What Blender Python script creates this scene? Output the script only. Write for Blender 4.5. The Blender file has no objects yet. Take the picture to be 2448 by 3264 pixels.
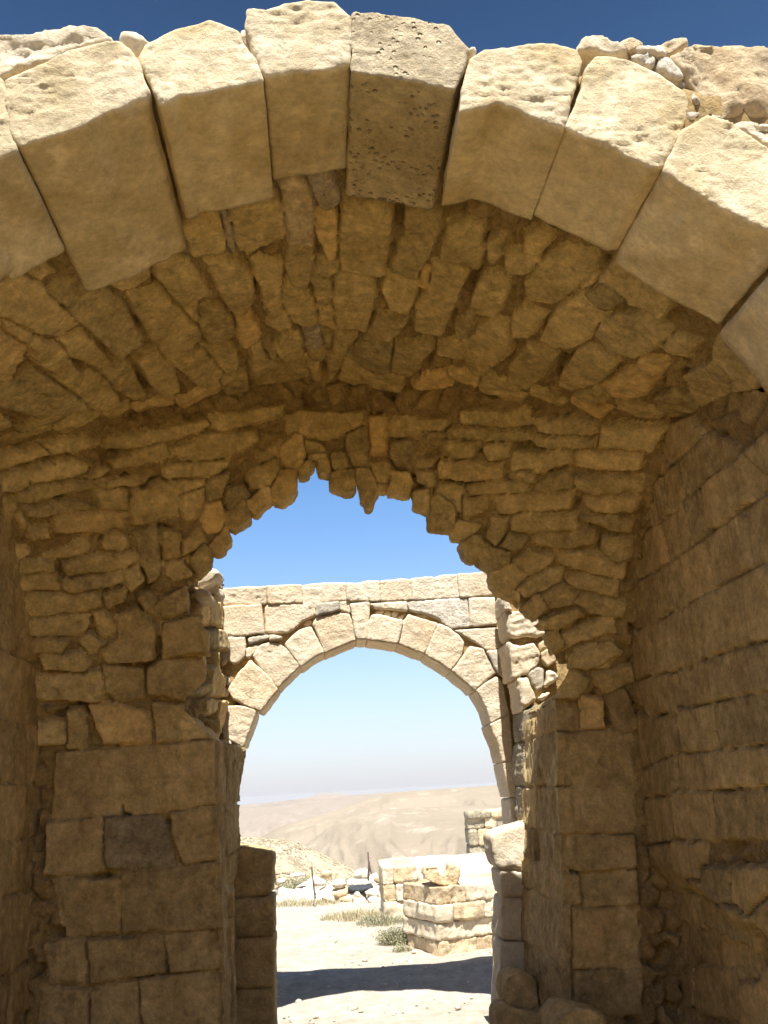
import bpy, math, random
import numpy as np
from mathutils import Matrix, Vector
from mathutils.geometry import delaunay_2d_cdt

random.seed(7)
RNG = np.random.default_rng(11)
SC = bpy.context.scene
COL = SC.collection
R = math.radians
HAZE = 0.75e-4

# ------------------------------------------------------------------ camera
F = 2951.0                       # focal length in photo pixels (photo 2448 x 3264)
CX, CY = 1224.0, 1632.0
VPX, VPY = 1033.0, 2530.0        # where lines along +Y meet
ROLL = R(3.3)

def unit(v):
    v = np.asarray(v, float)
    return v / np.linalg.norm(v)

_d = unit([(VPX - CX) / F, (CY - VPY) / F, -1.0])
_h = np.array([math.cos(ROLL), math.sin(ROLL), 0.0])
_x = unit(_h - _d * np.dot(_h, _d))
_z = np.cross(_x, _d)
CW = np.stack([_x, _d, _z])      # rows: world X, Y, Z axes in camera coordinates

def rays(px):
    """photo pixels (N,2) -> world directions with dy = 1 (camera at the origin)"""
    px = np.atleast_2d(np.asarray(px, float))
    c = np.stack([(px[:, 0] - CX) / F, (CY - px[:, 1]) / F, -np.ones(len(px))], 1)
    w = c @ CW.T
    return w / w[:, 1:2]

def at(px, Y):
    return rays(px) * Y

def to_px(P):
    P = np.atleast_2d(np.asarray(P, float))
    c = P @ CW
    return np.stack([CX - F * c[:, 0] / c[:, 2], CY + F * c[:, 1] / c[:, 2]], 1)

TILES = {1: (0, 500, 1.9988), 2: (800, 500, 1.9988), 3: (1618, 500, 1.9988), 4: (0, 1300, 1.9988),
         5: (600, 1300, 1.9988), 6: (1300, 1300, 1.9988), 7: (1618, 1300, 1.9988), 8: (1618, 2434, 1.9988),
         9: (0, 2434, 1.9988), 10: (0, 1800, 1.511), 11: (1448, 1800, 1.511), 12: (600, 1780, 2.765),
         13: (1200, 1780, 2.765), 14: (600, 1750, 1.3825), 15: (740, 2480, 3.318), 16: (1200, 2550, 3.318),
         17: (0, 0, 1.3554), 18: (1224, 0, 1.3554)}

def trace(tile, s):
    ox, oy, k = TILES[tile]
    p = np.array([[float(a) for a in w.split(',')] for w in s.split()])
    return p / k + np.array([ox, oy])

def traces(tile, block):
    return [trace(tile, l) for l in block.strip().splitlines() if l.strip()]

# ------------------------------------------------------------------ noise
def _hash(ix, iy, iz, seed):
    n = (ix.astype(np.int64) * 374761393 + iy.astype(np.int64) * 668265263 + iz.astype(np.int64) * 1274126177
         + int(seed) * 974634777) & 0xFFFFFFFF
    n = ((n ^ (n >> 13)) * 1103515245) & 0xFFFFFFFF
    n = ((n ^ (n >> 16)) * 2654435761) & 0xFFFFFFFF
    n = n ^ (n >> 15)
    return (n & 0xFFFFFF) / float(0xFFFFFF) * 2.0 - 1.0

def vnoise(P, seed=0):
    P = np.asarray(P, float)
    i = np.floor(P).astype(np.int64)
    f = P - i
    f = f * f * f * (f * (f * 6 - 15) + 10)
    r = 0.0
    for dx in (0, 1):
        wx = f[:, 0] if dx else 1 - f[:, 0]
        for dy in (0, 1):
            wy = f[:, 1] if dy else 1 - f[:, 1]
            for dz in (0, 1):
                wz = f[:, 2] if dz else 1 - f[:, 2]
                r = r + wx * wy * wz * _hash(i[:, 0] + dx, i[:, 1] + dy, i[:, 2] + dz, seed)
    return r

def fbm(P, scale, octaves=4, seed=0, gain=0.5):
    P = np.asarray(P, float) / scale
    a, s, t = 1.0, 0.0, 0.0
    for o in range(octaves):
        s = s + a * vnoise(P + 17.3 * o, seed + o)
        t += a
        a *= gain
        P = P * 2.03
    return s / t

def ridged(P, scale, octaves=4, seed=0):
    P = np.asarray(P, float) / scale
    a, s, t = 1.0, 0.0, 0.0
    for o in range(octaves):
        s = s + a * (1 - 2 * np.abs(vnoise(P + 9.1 * o, seed + o)))
        t += a
        a *= 0.5
        P = P * 2.07
    return s / t

def sstep(x, a, b):
    t = np.clip((x - a) / (b - a), 0, 1)
    return t * t * (3 - 2 * t)

# ------------------------------------------------------------------ polygons
def sdist(Q, poly):
    """signed distance of points Q to polygon, positive inside"""
    Q = np.asarray(Q, float)
    n = len(poly)
    best = np.full(len(Q), 1e9)
    inside = np.zeros(len(Q), bool)
    for k in range(n):
        a, b = poly[k], poly[(k + 1) % n]
        ab = b - a
        L = max(ab @ ab, 1e-12)
        t = np.clip(((Q - a) @ ab) / L, 0, 1)
        dd = Q - (a + t[:, None] * ab)
        best = np.minimum(best, np.einsum('ij,ij->i', dd, dd))
        c = (a[1] > Q[:, 1]) != (b[1] > Q[:, 1])
        if b[1] != a[1]:
            xi = (b[0] - a[0]) * (Q[:, 1] - a[1]) / (b[1] - a[1]) + a[0]
            inside ^= c & (Q[:, 0] < xi)
    return np.where(inside, 1, -1) * np.sqrt(best)

def nearest(Q, poly):
    out = np.array(Q, float)
    best = np.full(len(Q), 1e9)
    n = len(poly)
    for k in range(n):
        a, b = poly[k], poly[(k + 1) % n]
        ab = b - a
        t = np.clip(((Q - a) @ ab) / max(ab @ ab, 1e-12), 0, 1)
        p = a + t[:, None] * ab
        dd = ((Q - p) ** 2).sum(1)
        m = dd < best
        best[m] = dd[m]
        out[m] = p[m]
    return out

def area(p):
    x, y = p[:, 0], p[:, 1]
    return 0.5 * np.sum(x * np.roll(y, -1) - np.roll(x, -1) * y)

def shrink(p, k):
    c = p.mean(0)
    r = p - c
    L = np.linalg.norm(r, axis=1, keepdims=True)
    return c + r * np.maximum(0.3, 1 - k / np.maximum(L, 1e-6))

def resample(poly, step):
    out = []
    n = len(poly)
    for k in range(n):
        a, b = poly[k], poly[(k + 1) % n]
        m = max(1, int(round(np.linalg.norm(b - a) / step)))
        for j in range(m):
            out.append(a + (b - a) * j / m)
    return np.array(out)

def smooth_loop(p, it=1):
    for _ in range(it):
        p = 0.5 * p + 0.25 * (np.roll(p, 1, 0) + np.roll(p, -1, 0))
    return p

# ------------------------------------------------------------------ objects
def mesh_obj(name, V, faces, mat, tint=None, smooth=True, parent=None):
    me = bpy.data.meshes.new(name)
    V = np.asarray(V, float)
    if parent is not None:
        V = V - np.array(parent.location)
    if isinstance(faces, np.ndarray):
        k = faces.shape[1]
        me.vertices.add(len(V))
        me.vertices.foreach_set('co', V.astype(np.float32).ravel())
        me.loops.add(faces.size)
        me.loops.foreach_set('vertex_index', faces.astype(np.int32).ravel())
        me.polygons.add(len(faces))
        me.polygons.foreach_set('loop_start', np.arange(0, faces.size, k, dtype=np.int32))
        me.update(calc_edges=True)
    else:
        me.from_pydata(V.tolist(), [], faces)
        me.update()
    if smooth:
        me.polygons.foreach_set('use_smooth', np.ones(len(me.polygons), bool))
    at_ = me.attributes.new('tint', 'FLOAT', 'POINT')
    t = np.full(len(V), 0.0 if tint is None else tint) if np.isscalar(tint) or tint is None else np.asarray(tint)
    at_.data.foreach_set('value', t.astype(np.float32))
    me.materials.append(mat)
    o = bpy.data.objects.new(name, me)
    COL.objects.link(o)
    if parent is not None:
        o.parent = parent
    return o

def tag(o, label=None, cat=None, group=None, kind=None):
    if label: o['label'] = label
    if cat: o['category'] = cat
    if group: o['group'] = group
    if kind: o['kind'] = kind
    return o

def empty(name, loc, label, cat, group=None):
    o = bpy.data.objects.new(name, None)
    o.empty_display_size = 0.2
    COL.objects.link(o)
    o.location = loc
    bpy.context.view_layer.update()
    return tag(o, label, cat, group)

# ------------------------------------------------------------------ a stone with an outline
def poly_stone(outline, y0, depth, res=0.016, bevel=0.018, rough=0.006, seed=0, xf=None, chisel=0.0, lump=0.0, jit=0.004,
               soft=0, tilt=None):
    """closed stone: outline in (x, z), front face at y0, body reaching to y0 + depth"""
    p = np.asarray(outline, float)
    if area(p) < 0:
        p = p[::-1]
    p = resample(p, res)
    p = smooth_loop(p, 1 + soft)
    tang = np.roll(p, -1, 0) - np.roll(p, 1, 0)
    nrm = np.stack([tang[:, 1], -tang[:, 0]], 1)
    nrm /= np.maximum(np.linalg.norm(nrm, axis=1, keepdims=True), 1e-9)
    q3 = np.c_[p[:, 0], np.full(len(p), y0), p[:, 1]]
    p = p + nrm * (jit * 1.6 * fbm(q3, 0.07, 3, seed) + jit * 0.7 * fbm(q3, 0.02, 2, seed + 5))[:, None]
    lo, hi = p.min(0), p.max(0)
    gx = np.arange(lo[0], hi[0], res)
    gz = np.arange(lo[1], hi[1], res * 0.87)
    G = np.array([(x + (0.5 * res if j % 2 else 0), z) for j, z in enumerate(gz) for x in gx]).reshape(-1, 2)
    if len(G):
        G = G + RNG.uniform(-.2, .2, G.shape) * res
        G = G[sdist(G, p) > 0.55 * res]
    n = len(p)
    allp = np.vstack([p, G]) if len(G) else p
    vs, es, fs, ov, oe, of = delaunay_2d_cdt([Vector(v) for v in allp.tolist()], [], [list(range(n))], 1, 1e-7)
    W = np.array([[v.x, v.y] for v in vs])
    tri = [list(f) for f in fs]
    # outline index -> output vertex
    omap = {}
    for k, src in enumerate(ov):
        for s_ in src:
            omap[s_] = k
    sd = np.maximum(sdist(W, p), 0)
    y = np.where(sd < bevel, bevel * (1 - np.sqrt(np.maximum(0, 1 - (1 - sd / bevel) ** 2))), 0.0)
    P3 = np.c_[W[:, 0], np.full(len(W), y0), W[:, 1]]
    edge = sstep(sd, 0, bevel)
    disp = rough * (fbm(P3, 0.11, 4, seed + 1) + 0.5 * fbm(P3, 0.03, 3, seed + 2))
    if chisel:
        disp = disp + chisel * (ridged(P3 * np.array([0.5, 1, 1.5]), 0.034, 3, seed + 3) - 0.3) * (0.15 + 0.85 * sstep(fbm(P3, 0.2, 2, seed + 15), -0.3, 0.3))
    if lump:
        fr = fbm(P3, 0.16, 2, seed + 8)
        disp = disp + lump * fbm(P3, 0.25, 2, seed + 4) + lump * 0.9 * (np.abs(fr) - 0.25)
    y = y0 + y - disp * (0.25 + 0.75 * edge)
    if tilt is not None:
        c = W.mean(0)
        y = y + (W[:, 0] - c[0]) * tilt[0] + (W[:, 1] - c[1]) * tilt[1]
    V = [np.c_[W[:, 0], y, W[:, 1]]]
    ring = [omap[k] for k in range(n)]
    base = len(W)
    faces = [t if True else t for t in tri]
    m = max(2, int(depth / (res * 1.7)))
    ys = np.linspace(0, 1, m + 1)[1:]
    yf = y[ring]
    prev = ring
    for k, s_ in enumerate(ys):
        q = np.c_[p[:, 0], yf + (y0 + depth - yf) * s_, p[:, 1]]
        d = (rough * 1.1 * fbm(q, 0.12, 4, seed + 6) + rough * 0.5 * fbm(q, 0.035, 2, seed + 7)) * (1 if s_ < 1 else 0)
        if lump:
            d = d + 0.7 * lump * fbm(q, 0.2, 2, seed + 9)
        q[:, 0] += nrm[:, 0] * d
        q[:, 2] += nrm[:, 1] * d
        V.append(q)
        cur = list(range(base, base + n))
        base += n
        for a in range(n):
            b = (a + 1) % n
            faces.append([prev[a], cur[a], cur[b], prev[b]])
        prev = cur
    faces.append(prev[::1])
    V = np.vstack(V)
    # orientation: outline is counter-clockwise in (x, z) seen from -y
    fixed = []
    for f in tri:
        a, b, c = W[f[0]], W[f[1]], W[f[2]]
        cr = (b[0] - a[0]) * (c[1] - a[1]) - (b[1] - a[1]) * (c[0] - a[0])
        fixed.append(f if cr > 0 else f[::-1])
    faces[:len(tri)] = fixed
    faces[-1] = faces[-1][::-1]
    if xf is not None:
        V = xf(V)
    return V, faces

def rect(x0, x1, z0, z1):
    return np.array([[x0, z0], [x1, z0], [x1, z1], [x0, z1]], float)

def rock(center, size, seed=0, n=3, rough=0.25, flat=0.0):
    """a boulder: displaced icosphere with facets"""
    import bmesh
    bm = bmesh.new()
    bmesh.ops.create_icosphere(bm, subdivisions=n, radius=1.0)
    V = np.array([v.co[:] for v in bm.verts])
    faces = [[v.index for v in f.verts] for f in bm.faces]
    bm.free()
    rs = np.random.default_rng(seed)
    # cut by random planes for a broken look
    for _ in range(9):
        d = unit(rs.normal(size=3))
        h = rs.uniform(0.62, 0.9)
        t = V @ d
        V = V - np.outer(np.maximum(t - h, 0) * 0.85, d)
    V = V * (1 + rough * 0.35 * fbm(V + seed * 3.1, 0.9, 3, seed)[:, None] + rough * 0.14 * fbm(V + seed, 0.3, 3, seed + 1)[:, None])
    if flat:
        V[:, 2] = np.maximum(V[:, 2], -flat)
    V = V * np.asarray(size) + np.asarray(center)
    return V, faces

def merge(parts):
    V, Fc, T, off = [], [], [], 0
    for p in parts:
        v, f = p[0], p[1]
        t = p[2] if len(p) > 2 else 0.0
        V.append(v)
        Fc += [[i + off for i in q] for q in f]
        T.append(np.full(len(v), t))
        off += len(v)
    return np.vstack(V), Fc, np.concatenate(T)

# ------------------------------------------------------------------ walls of many stones on any surface
def masonry(P, N, u0, u1, v0, v1, res, polys, heights=None, gap=0.006, bevel=0.03, warp=0.010, hgt=0.05, fill=0.15, fill_h=0.035,
            mortar=-0.02, stone_rough=0.008, seed=0, keep=None, rim=None, tiltk=0.05, deep=0.05, grow=0.01):
    """P(u,v), N(u,v): surface and its normal. polys: outlines in (u,v). Returns dict label -> (V, F, tint).
    label -1: mortar and small filling stones; label k: stone k. keep: outline of a hole to leave open (in u,v);
    rim: function (V) -> V giving where the hole's edge goes back to."""
    nu, nv = int((u1 - u0) / res) + 1, int((v1 - v0) / res) + 1
    U, Vv = np.meshgrid(np.linspace(u0, u1, nu), np.linspace(v0, v1, nv), indexing='ij')
    q = np.c_[U.ravel(), Vv.ravel()]
    ids = np.arange(nu * nv).reshape(nu, nv)
    quads = np.stack([ids[:-1, :-1], ids[1:, :-1], ids[1:, 1:], ids[:-1, 1:]], -1).reshape(-1, 4)
    kept = np.ones(len(quads), bool)
    hole_edge = np.zeros(len(q), bool)
    if keep is not None:
        c = q[quads].mean(1)
        kept = sdist(c, keep) < 0
        cnt_k = np.zeros(len(q), int); np.add.at(cnt_k, quads[kept].ravel(), 1)
        cnt_r = np.zeros(len(q), int); np.add.at(cnt_r, quads[~kept].ravel(), 1)
        hole_edge = (cnt_k > 0) & (cnt_r > 0)
        q[hole_edge] = nearest(q[hole_edge], keep)
    q3 = np.c_[q, np.full(len(q), seed * 1.7)]
    w = np.stack([fbm(q3, 0.09, 3, seed + 1), fbm(q3, 0.09, 3, seed + 2)], 1) * warp
    w += np.stack([fbm(q3, 0.025, 2, seed + 3), fbm(q3, 0.025, 2, seed + 4)], 1) * warp * 0.35
    qw = q + w
    best = np.full(len(q), -0.3)
    second = np.full(len(q), -0.3)
    lab = np.full(len(q), -1)
    for k, pl in enumerate(polys):
        lo, hi = pl.min(0) - 0.3, pl.max(0) + 0.3
        m = (qw[:, 0] > lo[0]) & (qw[:, 0] < hi[0]) & (qw[:, 1] > lo[1]) & (qw[:, 1] < hi[1])
        idx = np.nonzero(m)[0]
        if not len(idx):
            continue
        s = sdist(qw[idx], pl)
        b = s > best[idx]
        second[idx] = np.where(b, best[idx], np.maximum(second[idx], s))
        best[idx[b]] = s[b]
        lab[idx[b]] = k
    # a stone reaches out by `grow`, or as far as the joint with its neighbour
    best = np.where(lab >= 0, np.minimum(best + grow, (best - second) * 0.5 - gap + np.where(best + grow > 0, 0, best + grow)), best)
    rs = np.random.default_rng(seed + 99)
    K = len(polys)
    Hs = rs.uniform(0.6, 1.25, K + 1) * hgt
    if heights is not None:
        for k, h in ((a, b) for a, b in heights.items() if a < K):
            Hs[k] = h
    tl = rs.normal(0, tiltk, (K + 1, 2))
    cen = np.array([pl.mean(0) for pl in polys] + [[0, 0]])
    tints = rs.normal(0, 0.5, K + 1)
    ln = np.maximum(lab, 0)
    prof = np.clip(best / bevel, 0, 1)
    prof = np.sqrt(np.maximum(0, 1 - (1 - prof) ** 2))
    P0 = P(q[:, 0], q[:, 1])
    face_n = stone_rough * (1.2 * fbm(P0, 0.12, 4, seed + 5) + 0.8 * fbm(P0, 0.04, 3, seed + 6)
                            + 0.7 * np.round(1.5 * fbm(P0 + ln[:, None] * 3.3, 0.16, 2, seed + 7)))
    h_st = Hs[ln] + ((q - cen[ln]) * tl[ln]).sum(1) + face_n
    # filling stones: jittered cells
    cell = fill
    g = np.floor(q / cell).astype(np.int64)
    d1 = np.full(len(q), 9.0); d2 = np.full(len(q), 9.0); fid = np.zeros(len(q))
    for dx in (-1, 0, 1):
        for dy in (-1, 0, 1):
            gx, gy = g[:, 0] + dx, g[:, 1] + dy
            zz = np.zeros(len(q), np.int64)
            sx = (gx + 0.5 + 0.42 * _hash(gx, gy, zz, seed + 20)) * cell
            sy = (gy + 0.5 + 0.42 * _hash(gx, gy, zz, seed + 21)) * cell
            d = np.hypot((qw[:, 0] - sx), (qw[:, 1] - sy) * 1.25)
            nearer = d < d1
            d2 = np.where(nearer, d1, np.minimum(d2, d))
            fid = np.where(nearer, _hash(gx, gy, zz, seed + 22), fid)
            d1 = np.where(nearer, d, d1)
    fe = np.clip((d2 - d1) / 2 - 0.006, 0, None)
    fp = np.clip(fe / 0.028, 0, 1)
    fp = np.sqrt(np.maximum(0, 1 - (1 - fp) ** 2)) * sstep(-best, 0.015, 0.05)
    hole = sstep(fbm(P0, 0.13, 3, seed + 12), 0.22, 0.42)
    h_m = mortar - hole * deep + 0.022 * fbm(P0, 0.10, 4, seed + 8) + 0.010 * fbm(P0, 0.03, 3, seed + 9) + fp * (fill_h * (1 + 0.5 * fid) - mortar * 0.5) * (1 - hole)
    inside = best > 0
    h = np.where(inside, h_m * (1 - prof) + h_st * prof, h_m)
    pos = P0 + N(q[:, 0], q[:, 1]) * h[:, None]
    tint = np.where(inside, tints[ln], np.where(fp > 0.3, fid * 0.6, -0.15))
    vl = np.where(inside, lab, -1)
    fl = vl[quads]
    fl = np.where((fl == fl[:, :1]).all(1), fl[:, 0], fl.max(1))
    out = {}
    quads_k, fl_k = quads[kept], fl[kept]
    order = np.argsort(fl_k, kind='stable')
    quads_k, fl_k = quads_k[order], fl_k[order]
    bounds = np.searchsorted(fl_k, np.arange(-1, K + 1))
    for k in range(-1, K):
        qs = quads_k[bounds[k + 1]:bounds[k + 2]]
        if not len(qs):
            continue
        used, inv = np.unique(qs, return_inverse=True)
        tt = tint[used] if k < 0 else np.full(len(used), tints[k])
        out[k] = (pos[used], inv.reshape(-1, 4), tt)
    if keep is not None and rim is not None:
        # edges between kept and removed quads
        E = np.concatenate([quads[:, [0, 1]], quads[:, [1, 2]], quads[:, [2, 3]], quads[:, [3, 0]]])
        KK = np.concatenate([kept] * 4)
        key = np.sort(E, 1)
        key = key[:, 0] * len(q) + key[:, 1]
        o_ = np.argsort(key, kind='stable')
        key, E, KK = key[o_], E[o_], KK[o_]
        same = np.nonzero(key[1:] == key[:-1])[0]
        sel = same[KK[same] != KK[same + 1]]
        edges = np.where(KK[sel][:, None], E[sel], E[sel + 1])
        used, inv = np.unique(edges, return_inverse=True)
        inv = inv.reshape(-1, 2)
        A = pos[used]
        B = rim(A)
        m = 12
        lay = [A * (1 - t) + B * t for t in np.linspace(0, 1, m + 1)]
        for j in range(1, m + 1):
            lay[j] = lay[j] + 0.03 * np.stack([fbm(lay[j], 0.14, 3, seed + 30 + c) for c in range(3)], 1) * min(1, j / 2)
        n_ = len(used)
        ff = np.concatenate([np.stack([inv[:, 0] + j * n_, inv[:, 0] + (j + 1) * n_, inv[:, 1] + (j + 1) * n_, inv[:, 1] + j * n_], 1)
                             for j in range(m)])
        out['rim'] = (np.vstack(lay), ff, np.full(n_ * (m + 1), -0.2))
    return out

def ray_hit(px, Fn, s0=2.0, s1=9.0, n=700):
    """first zero of Fn along the sight lines through photo pixels"""
    D = rays(px)
    S = np.linspace(s0, s1, n)
    res = np.zeros((len(D), 3))
    for i, d in enumerate(D):
        pts = d[None] * S[:, None]
        f = Fn(pts)
        k = np.nonzero((f[:-1] < 0) & (f[1:] >= 0))[0]
        if len(k):
            k = k[0]
            t = f[k] / (f[k] - f[k + 1])
            s = S[k] + t * (S[k + 1] - S[k])
        else:
            s = S[np.argmin(np.abs(f))]
        res[i] = d * s
    return res
# ------------------------------------------------------------------ materials
def _n(nt, t, **kw):
    n = nt.nodes.new(t)
    for k, v in kw.items():
        setattr(n, k, v)
    return n

def stone_mat(name, light, dark, stain, stain_amt=0.35, bump=0.5, pits=0.0, tint=0.14, fine=60.0, scale=1.0, rough=0.92, streak=0.0,
              grain=0.10, hue=0.0):
    m = bpy.data.materials.new(name)
    m.use_nodes = True
    nt = m.node_tree
    L = nt.links.new
    bs = nt.nodes['Principled BSDF']
    bs.inputs['Roughness'].default_value = rough
    bs.inputs['Specular IOR Level'].default_value = 0.15
    tc = _n(nt, 'ShaderNodeTexCoord')
    co = tc.outputs['Object']

    def noise(sc, det=5.0, rg=0.6, vec=co, dist=0.0):
        n = _n(nt, 'ShaderNodeTexNoise')
        n.inputs['Scale'].default_value = sc
        n.inputs['Detail'].default_value = det
        n.inputs['Roughness'].default_value = rg
        n.inputs['Distortion'].default_value = dist
        L(vec, n.inputs['Vector'])
        return n.outputs['Fac']

    def ramp(src, a, b):
        r = _n(nt, 'ShaderNodeMapRange')
        r.inputs['From Min'].default_value = a
        r.inputs['From Max'].default_value = b
        L(src, r.inputs['Value'])
        return r.outputs['Result']

    def mix(f, a, b):
        x = _n(nt, 'ShaderNodeMix', data_type='RGBA')
        if isinstance(f, float): x.inputs[0].default_value = f
        else: L(f, x.inputs[0])
        for v, i in ((a, 6), (b, 7)):
            if isinstance(v, tuple): x.inputs[i].default_value = (*v, 1)
            else: L(v, x.inputs[i])
        return x.outputs[2]

    def mul(a, k):
        x = _n(nt, 'ShaderNodeMath', operation='MULTIPLY')
        L(a, x.inputs[0])
        x.inputs[1].default_value = k
        return x.outputs[0]

    def add(a, b):
        x = _n(nt, 'ShaderNodeMath', operation='ADD')
        L(a, x.inputs[0])
        if isinstance(b, float): x.inputs[1].default_value = b
        else: L(b, x.inputs[1])
        return x.outputs[0]

    c = mix(ramp(noise(2.6 * scale, 6, 0.62, dist=0.4), 0.36, 0.66), light, dark)
    c = mix(mul(ramp(noise(1.3 * scale, 5, 0.6, dist=0.8), 0.52, 0.74), stain_amt), c, stain)
    pale = tuple(min(1.0, a * 1.22 + 0.03) for a in light)
    c = mix(mul(ramp(noise(5.5 * scale, 7, 0.7), 0.57, 0.75), 0.45), c, pale)
    if streak:
        mp = _n(nt, 'ShaderNodeMapping')
        mp.inputs['Scale'].default_value = (9, 9, 0.7)
        L(co, mp.inputs['Vector'])
        c = mix(mul(ramp(noise(1.0, 5, 0.6, mp.outputs[0]), 0.5, 0.75), streak), c, stain)
    at_ = _n(nt, 'ShaderNodeAttribute', attribute_name='tint')
    hs = _n(nt, 'ShaderNodeHueSaturation')
    v = add(mul(at_.outputs['Fac'], tint), 1.0)
    v2 = add(v, mul(add(noise(11 * scale, 6, 0.72, dist=0.15), -0.5), grain * 15))
    v2 = add(v2, mul(add(noise(38 * scale, 6, 0.75), -0.5), grain * 10))
    L(v2, hs.inputs['Value'])
    # stones of other beds: some pinkish-orange, some grey
    def sel(a, b_):
        return ramp(at_.outputs['Fac'], a, b_)
    c = mix(mul(sel(0.45, 1.1), hue), c, tuple(light[i] * k for i, k in enumerate((1.05, 0.86, 0.72))))
    c = mix(mul(sel(-0.45, -1.1), hue), c, tuple(light[i] * k for i, k in enumerate((0.72, 0.74, 0.82))))
    L(c, hs.inputs['Color'])
    L(hs.outputs[0], bs.inputs['Base Color'])
    h = add(mul(noise(9 * scale, 8, 0.72), 1.0), mul(noise(fine, 8, 0.75), 0.5))
    if pits:
        vo = _n(nt, 'ShaderNodeTexVoronoi')
        vo.inputs['Scale'].default_value = 34
        vo.inputs['Randomness'].default_value = 1.0
        L(co, vo.inputs['Vector'])
        msk = ramp(noise(7, 4, 0.6), 0.48, 0.62)
        pit = _n(nt, 'ShaderNodeMath', operation='MULTIPLY')
        L(ramp(vo.outputs['Distance'], 0.34, 0.12), pit.inputs[0])
        L(msk, pit.inputs[1])
        h = add(h, mul(pit.outputs[0], -pits))
    b = _n(nt, 'ShaderNodeBump')
    b.inputs['Strength'].default_value = bump
    b.inputs['Distance'].default_value = 0.035
    L(h, b.inputs['Height'])
    L(b.outputs[0], bs.inputs['Normal'])
    return m

M_VOUS = stone_mat('dressed_limestone', (0.74, 0.63, 0.435), (0.54, 0.425, 0.245), (0.48, 0.345, 0.16), 0.8, bump=0.6, grain=0.07)
M_POROUS = stone_mat('porous_limestone', (0.72, 0.60, 0.40), (0.57, 0.45, 0.27), (0.48, 0.35, 0.18), 0.4, bump=1.0, pits=2.2, grain=0.09)
M_RUB = stone_mat('rubble_limestone', (0.76, 0.585, 0.29), (0.58, 0.43, 0.20), (0.48, 0.32, 0.125), 0.6, bump=1.0, tint=0.2, grain=0.12, hue=0.45)
M_MORT = stone_mat('lime_mortar', (0.52, 0.37, 0.17), (0.42, 0.285, 0.125), (0.32, 0.205, 0.085), 0.6, bump=1.0, fine=80, scale=2.2, tint=0.25, grain=0.11)
M_PALEM = stone_mat('pale_lime_mortar', (0.74, 0.63, 0.48), (0.58, 0.47, 0.33), (0.42, 0.30, 0.17), 0.45, bump=1.0, fine=80, scale=2.2, grain=0.13)
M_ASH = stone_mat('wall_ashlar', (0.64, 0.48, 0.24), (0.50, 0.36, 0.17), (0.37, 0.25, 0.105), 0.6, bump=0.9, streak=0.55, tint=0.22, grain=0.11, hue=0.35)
M_GREY = stone_mat('grey_weathered_stone', (0.42, 0.335, 0.21), (0.29, 0.225, 0.135), (0.33, 0.23, 0.12), 0.4, bump=1.0, grain=0.15)
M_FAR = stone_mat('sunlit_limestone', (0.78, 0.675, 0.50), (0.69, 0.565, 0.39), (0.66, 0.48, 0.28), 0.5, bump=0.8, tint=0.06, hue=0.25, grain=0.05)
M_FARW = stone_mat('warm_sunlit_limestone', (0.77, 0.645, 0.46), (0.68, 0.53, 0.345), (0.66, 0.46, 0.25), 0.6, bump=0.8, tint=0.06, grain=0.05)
M_OCHRE = stone_mat('ochre_limestone', (0.68, 0.54, 0.35), (0.58, 0.43, 0.25), (0.54, 0.34, 0.15), 0.5, bump=0.9, tint=0.12, grain=0.12)
M_PITTED = stone_mat('pitted_grey_limestone', (0.47, 0.41, 0.29), (0.36, 0.30, 0.2), (0.3, 0.25, 0.16), 0.4, bump=1.0, pits=1.8, grain=0.14)
M_WHITE = stone_mat('bleached_limestone', (0.70, 0.63, 0.51), (0.58, 0.51, 0.39), (0.55, 0.42, 0.27), 0.35, bump=0.9)
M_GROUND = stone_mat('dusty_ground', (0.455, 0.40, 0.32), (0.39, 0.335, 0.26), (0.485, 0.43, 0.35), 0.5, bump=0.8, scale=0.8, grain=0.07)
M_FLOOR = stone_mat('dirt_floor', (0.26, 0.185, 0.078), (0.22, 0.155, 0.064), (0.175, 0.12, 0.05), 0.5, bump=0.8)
M_PLASTIC = stone_mat('dark_plastic_sheet', (0.05, 0.055, 0.06), (0.035, 0.04, 0.045), (0.08, 0.08, 0.08), 0.3, bump=0.6, rough=0.8)
M_RUST = stone_mat('rusty_iron', (0.12, 0.08, 0.06), (0.07, 0.05, 0.04), (0.15, 0.09, 0.05), 0.4, bump=0.3)

def plain_mat(name, c, rough=0.8, trans=0.0):
    m = bpy.data.materials.new(name)
    m.use_nodes = True
    nt = m.node_tree
    bs = nt.nodes['Principled BSDF']
    bs.inputs['Roughness'].default_value = rough
    tc = _n(nt, 'ShaderNodeTexCoord')
    no = _n(nt, 'ShaderNodeTexNoise')
    no.inputs['Scale'].default_value = 9
    nt.links.new(tc.outputs['Object'], no.inputs['Vector'])
    mx = _n(nt, 'ShaderNodeMix', data_type='RGBA')
    mx.inputs[6].default_value = (*[v * 0.65 for v in c], 1)
    mx.inputs[7].default_value = (*[min(1, v * 1.35) for v in c], 1)
    nt.links.new(no.outputs['Fac'], mx.inputs[0])
    nt.links.new(mx.outputs[2], bs.inputs['Base Color'])
    return m
M_GRASS = plain_mat('dry_straw', (0.46, 0.40, 0.25))
M_GREEN = plain_mat('dusty_green', (0.28, 0.27, 0.16))
M_SCRUB = plain_mat('dry_scrub', (0.27, 0.22, 0.14))
M_PINK = plain_mat('pink_ribbon', (0.7, 0.3, 0.3))

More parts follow.
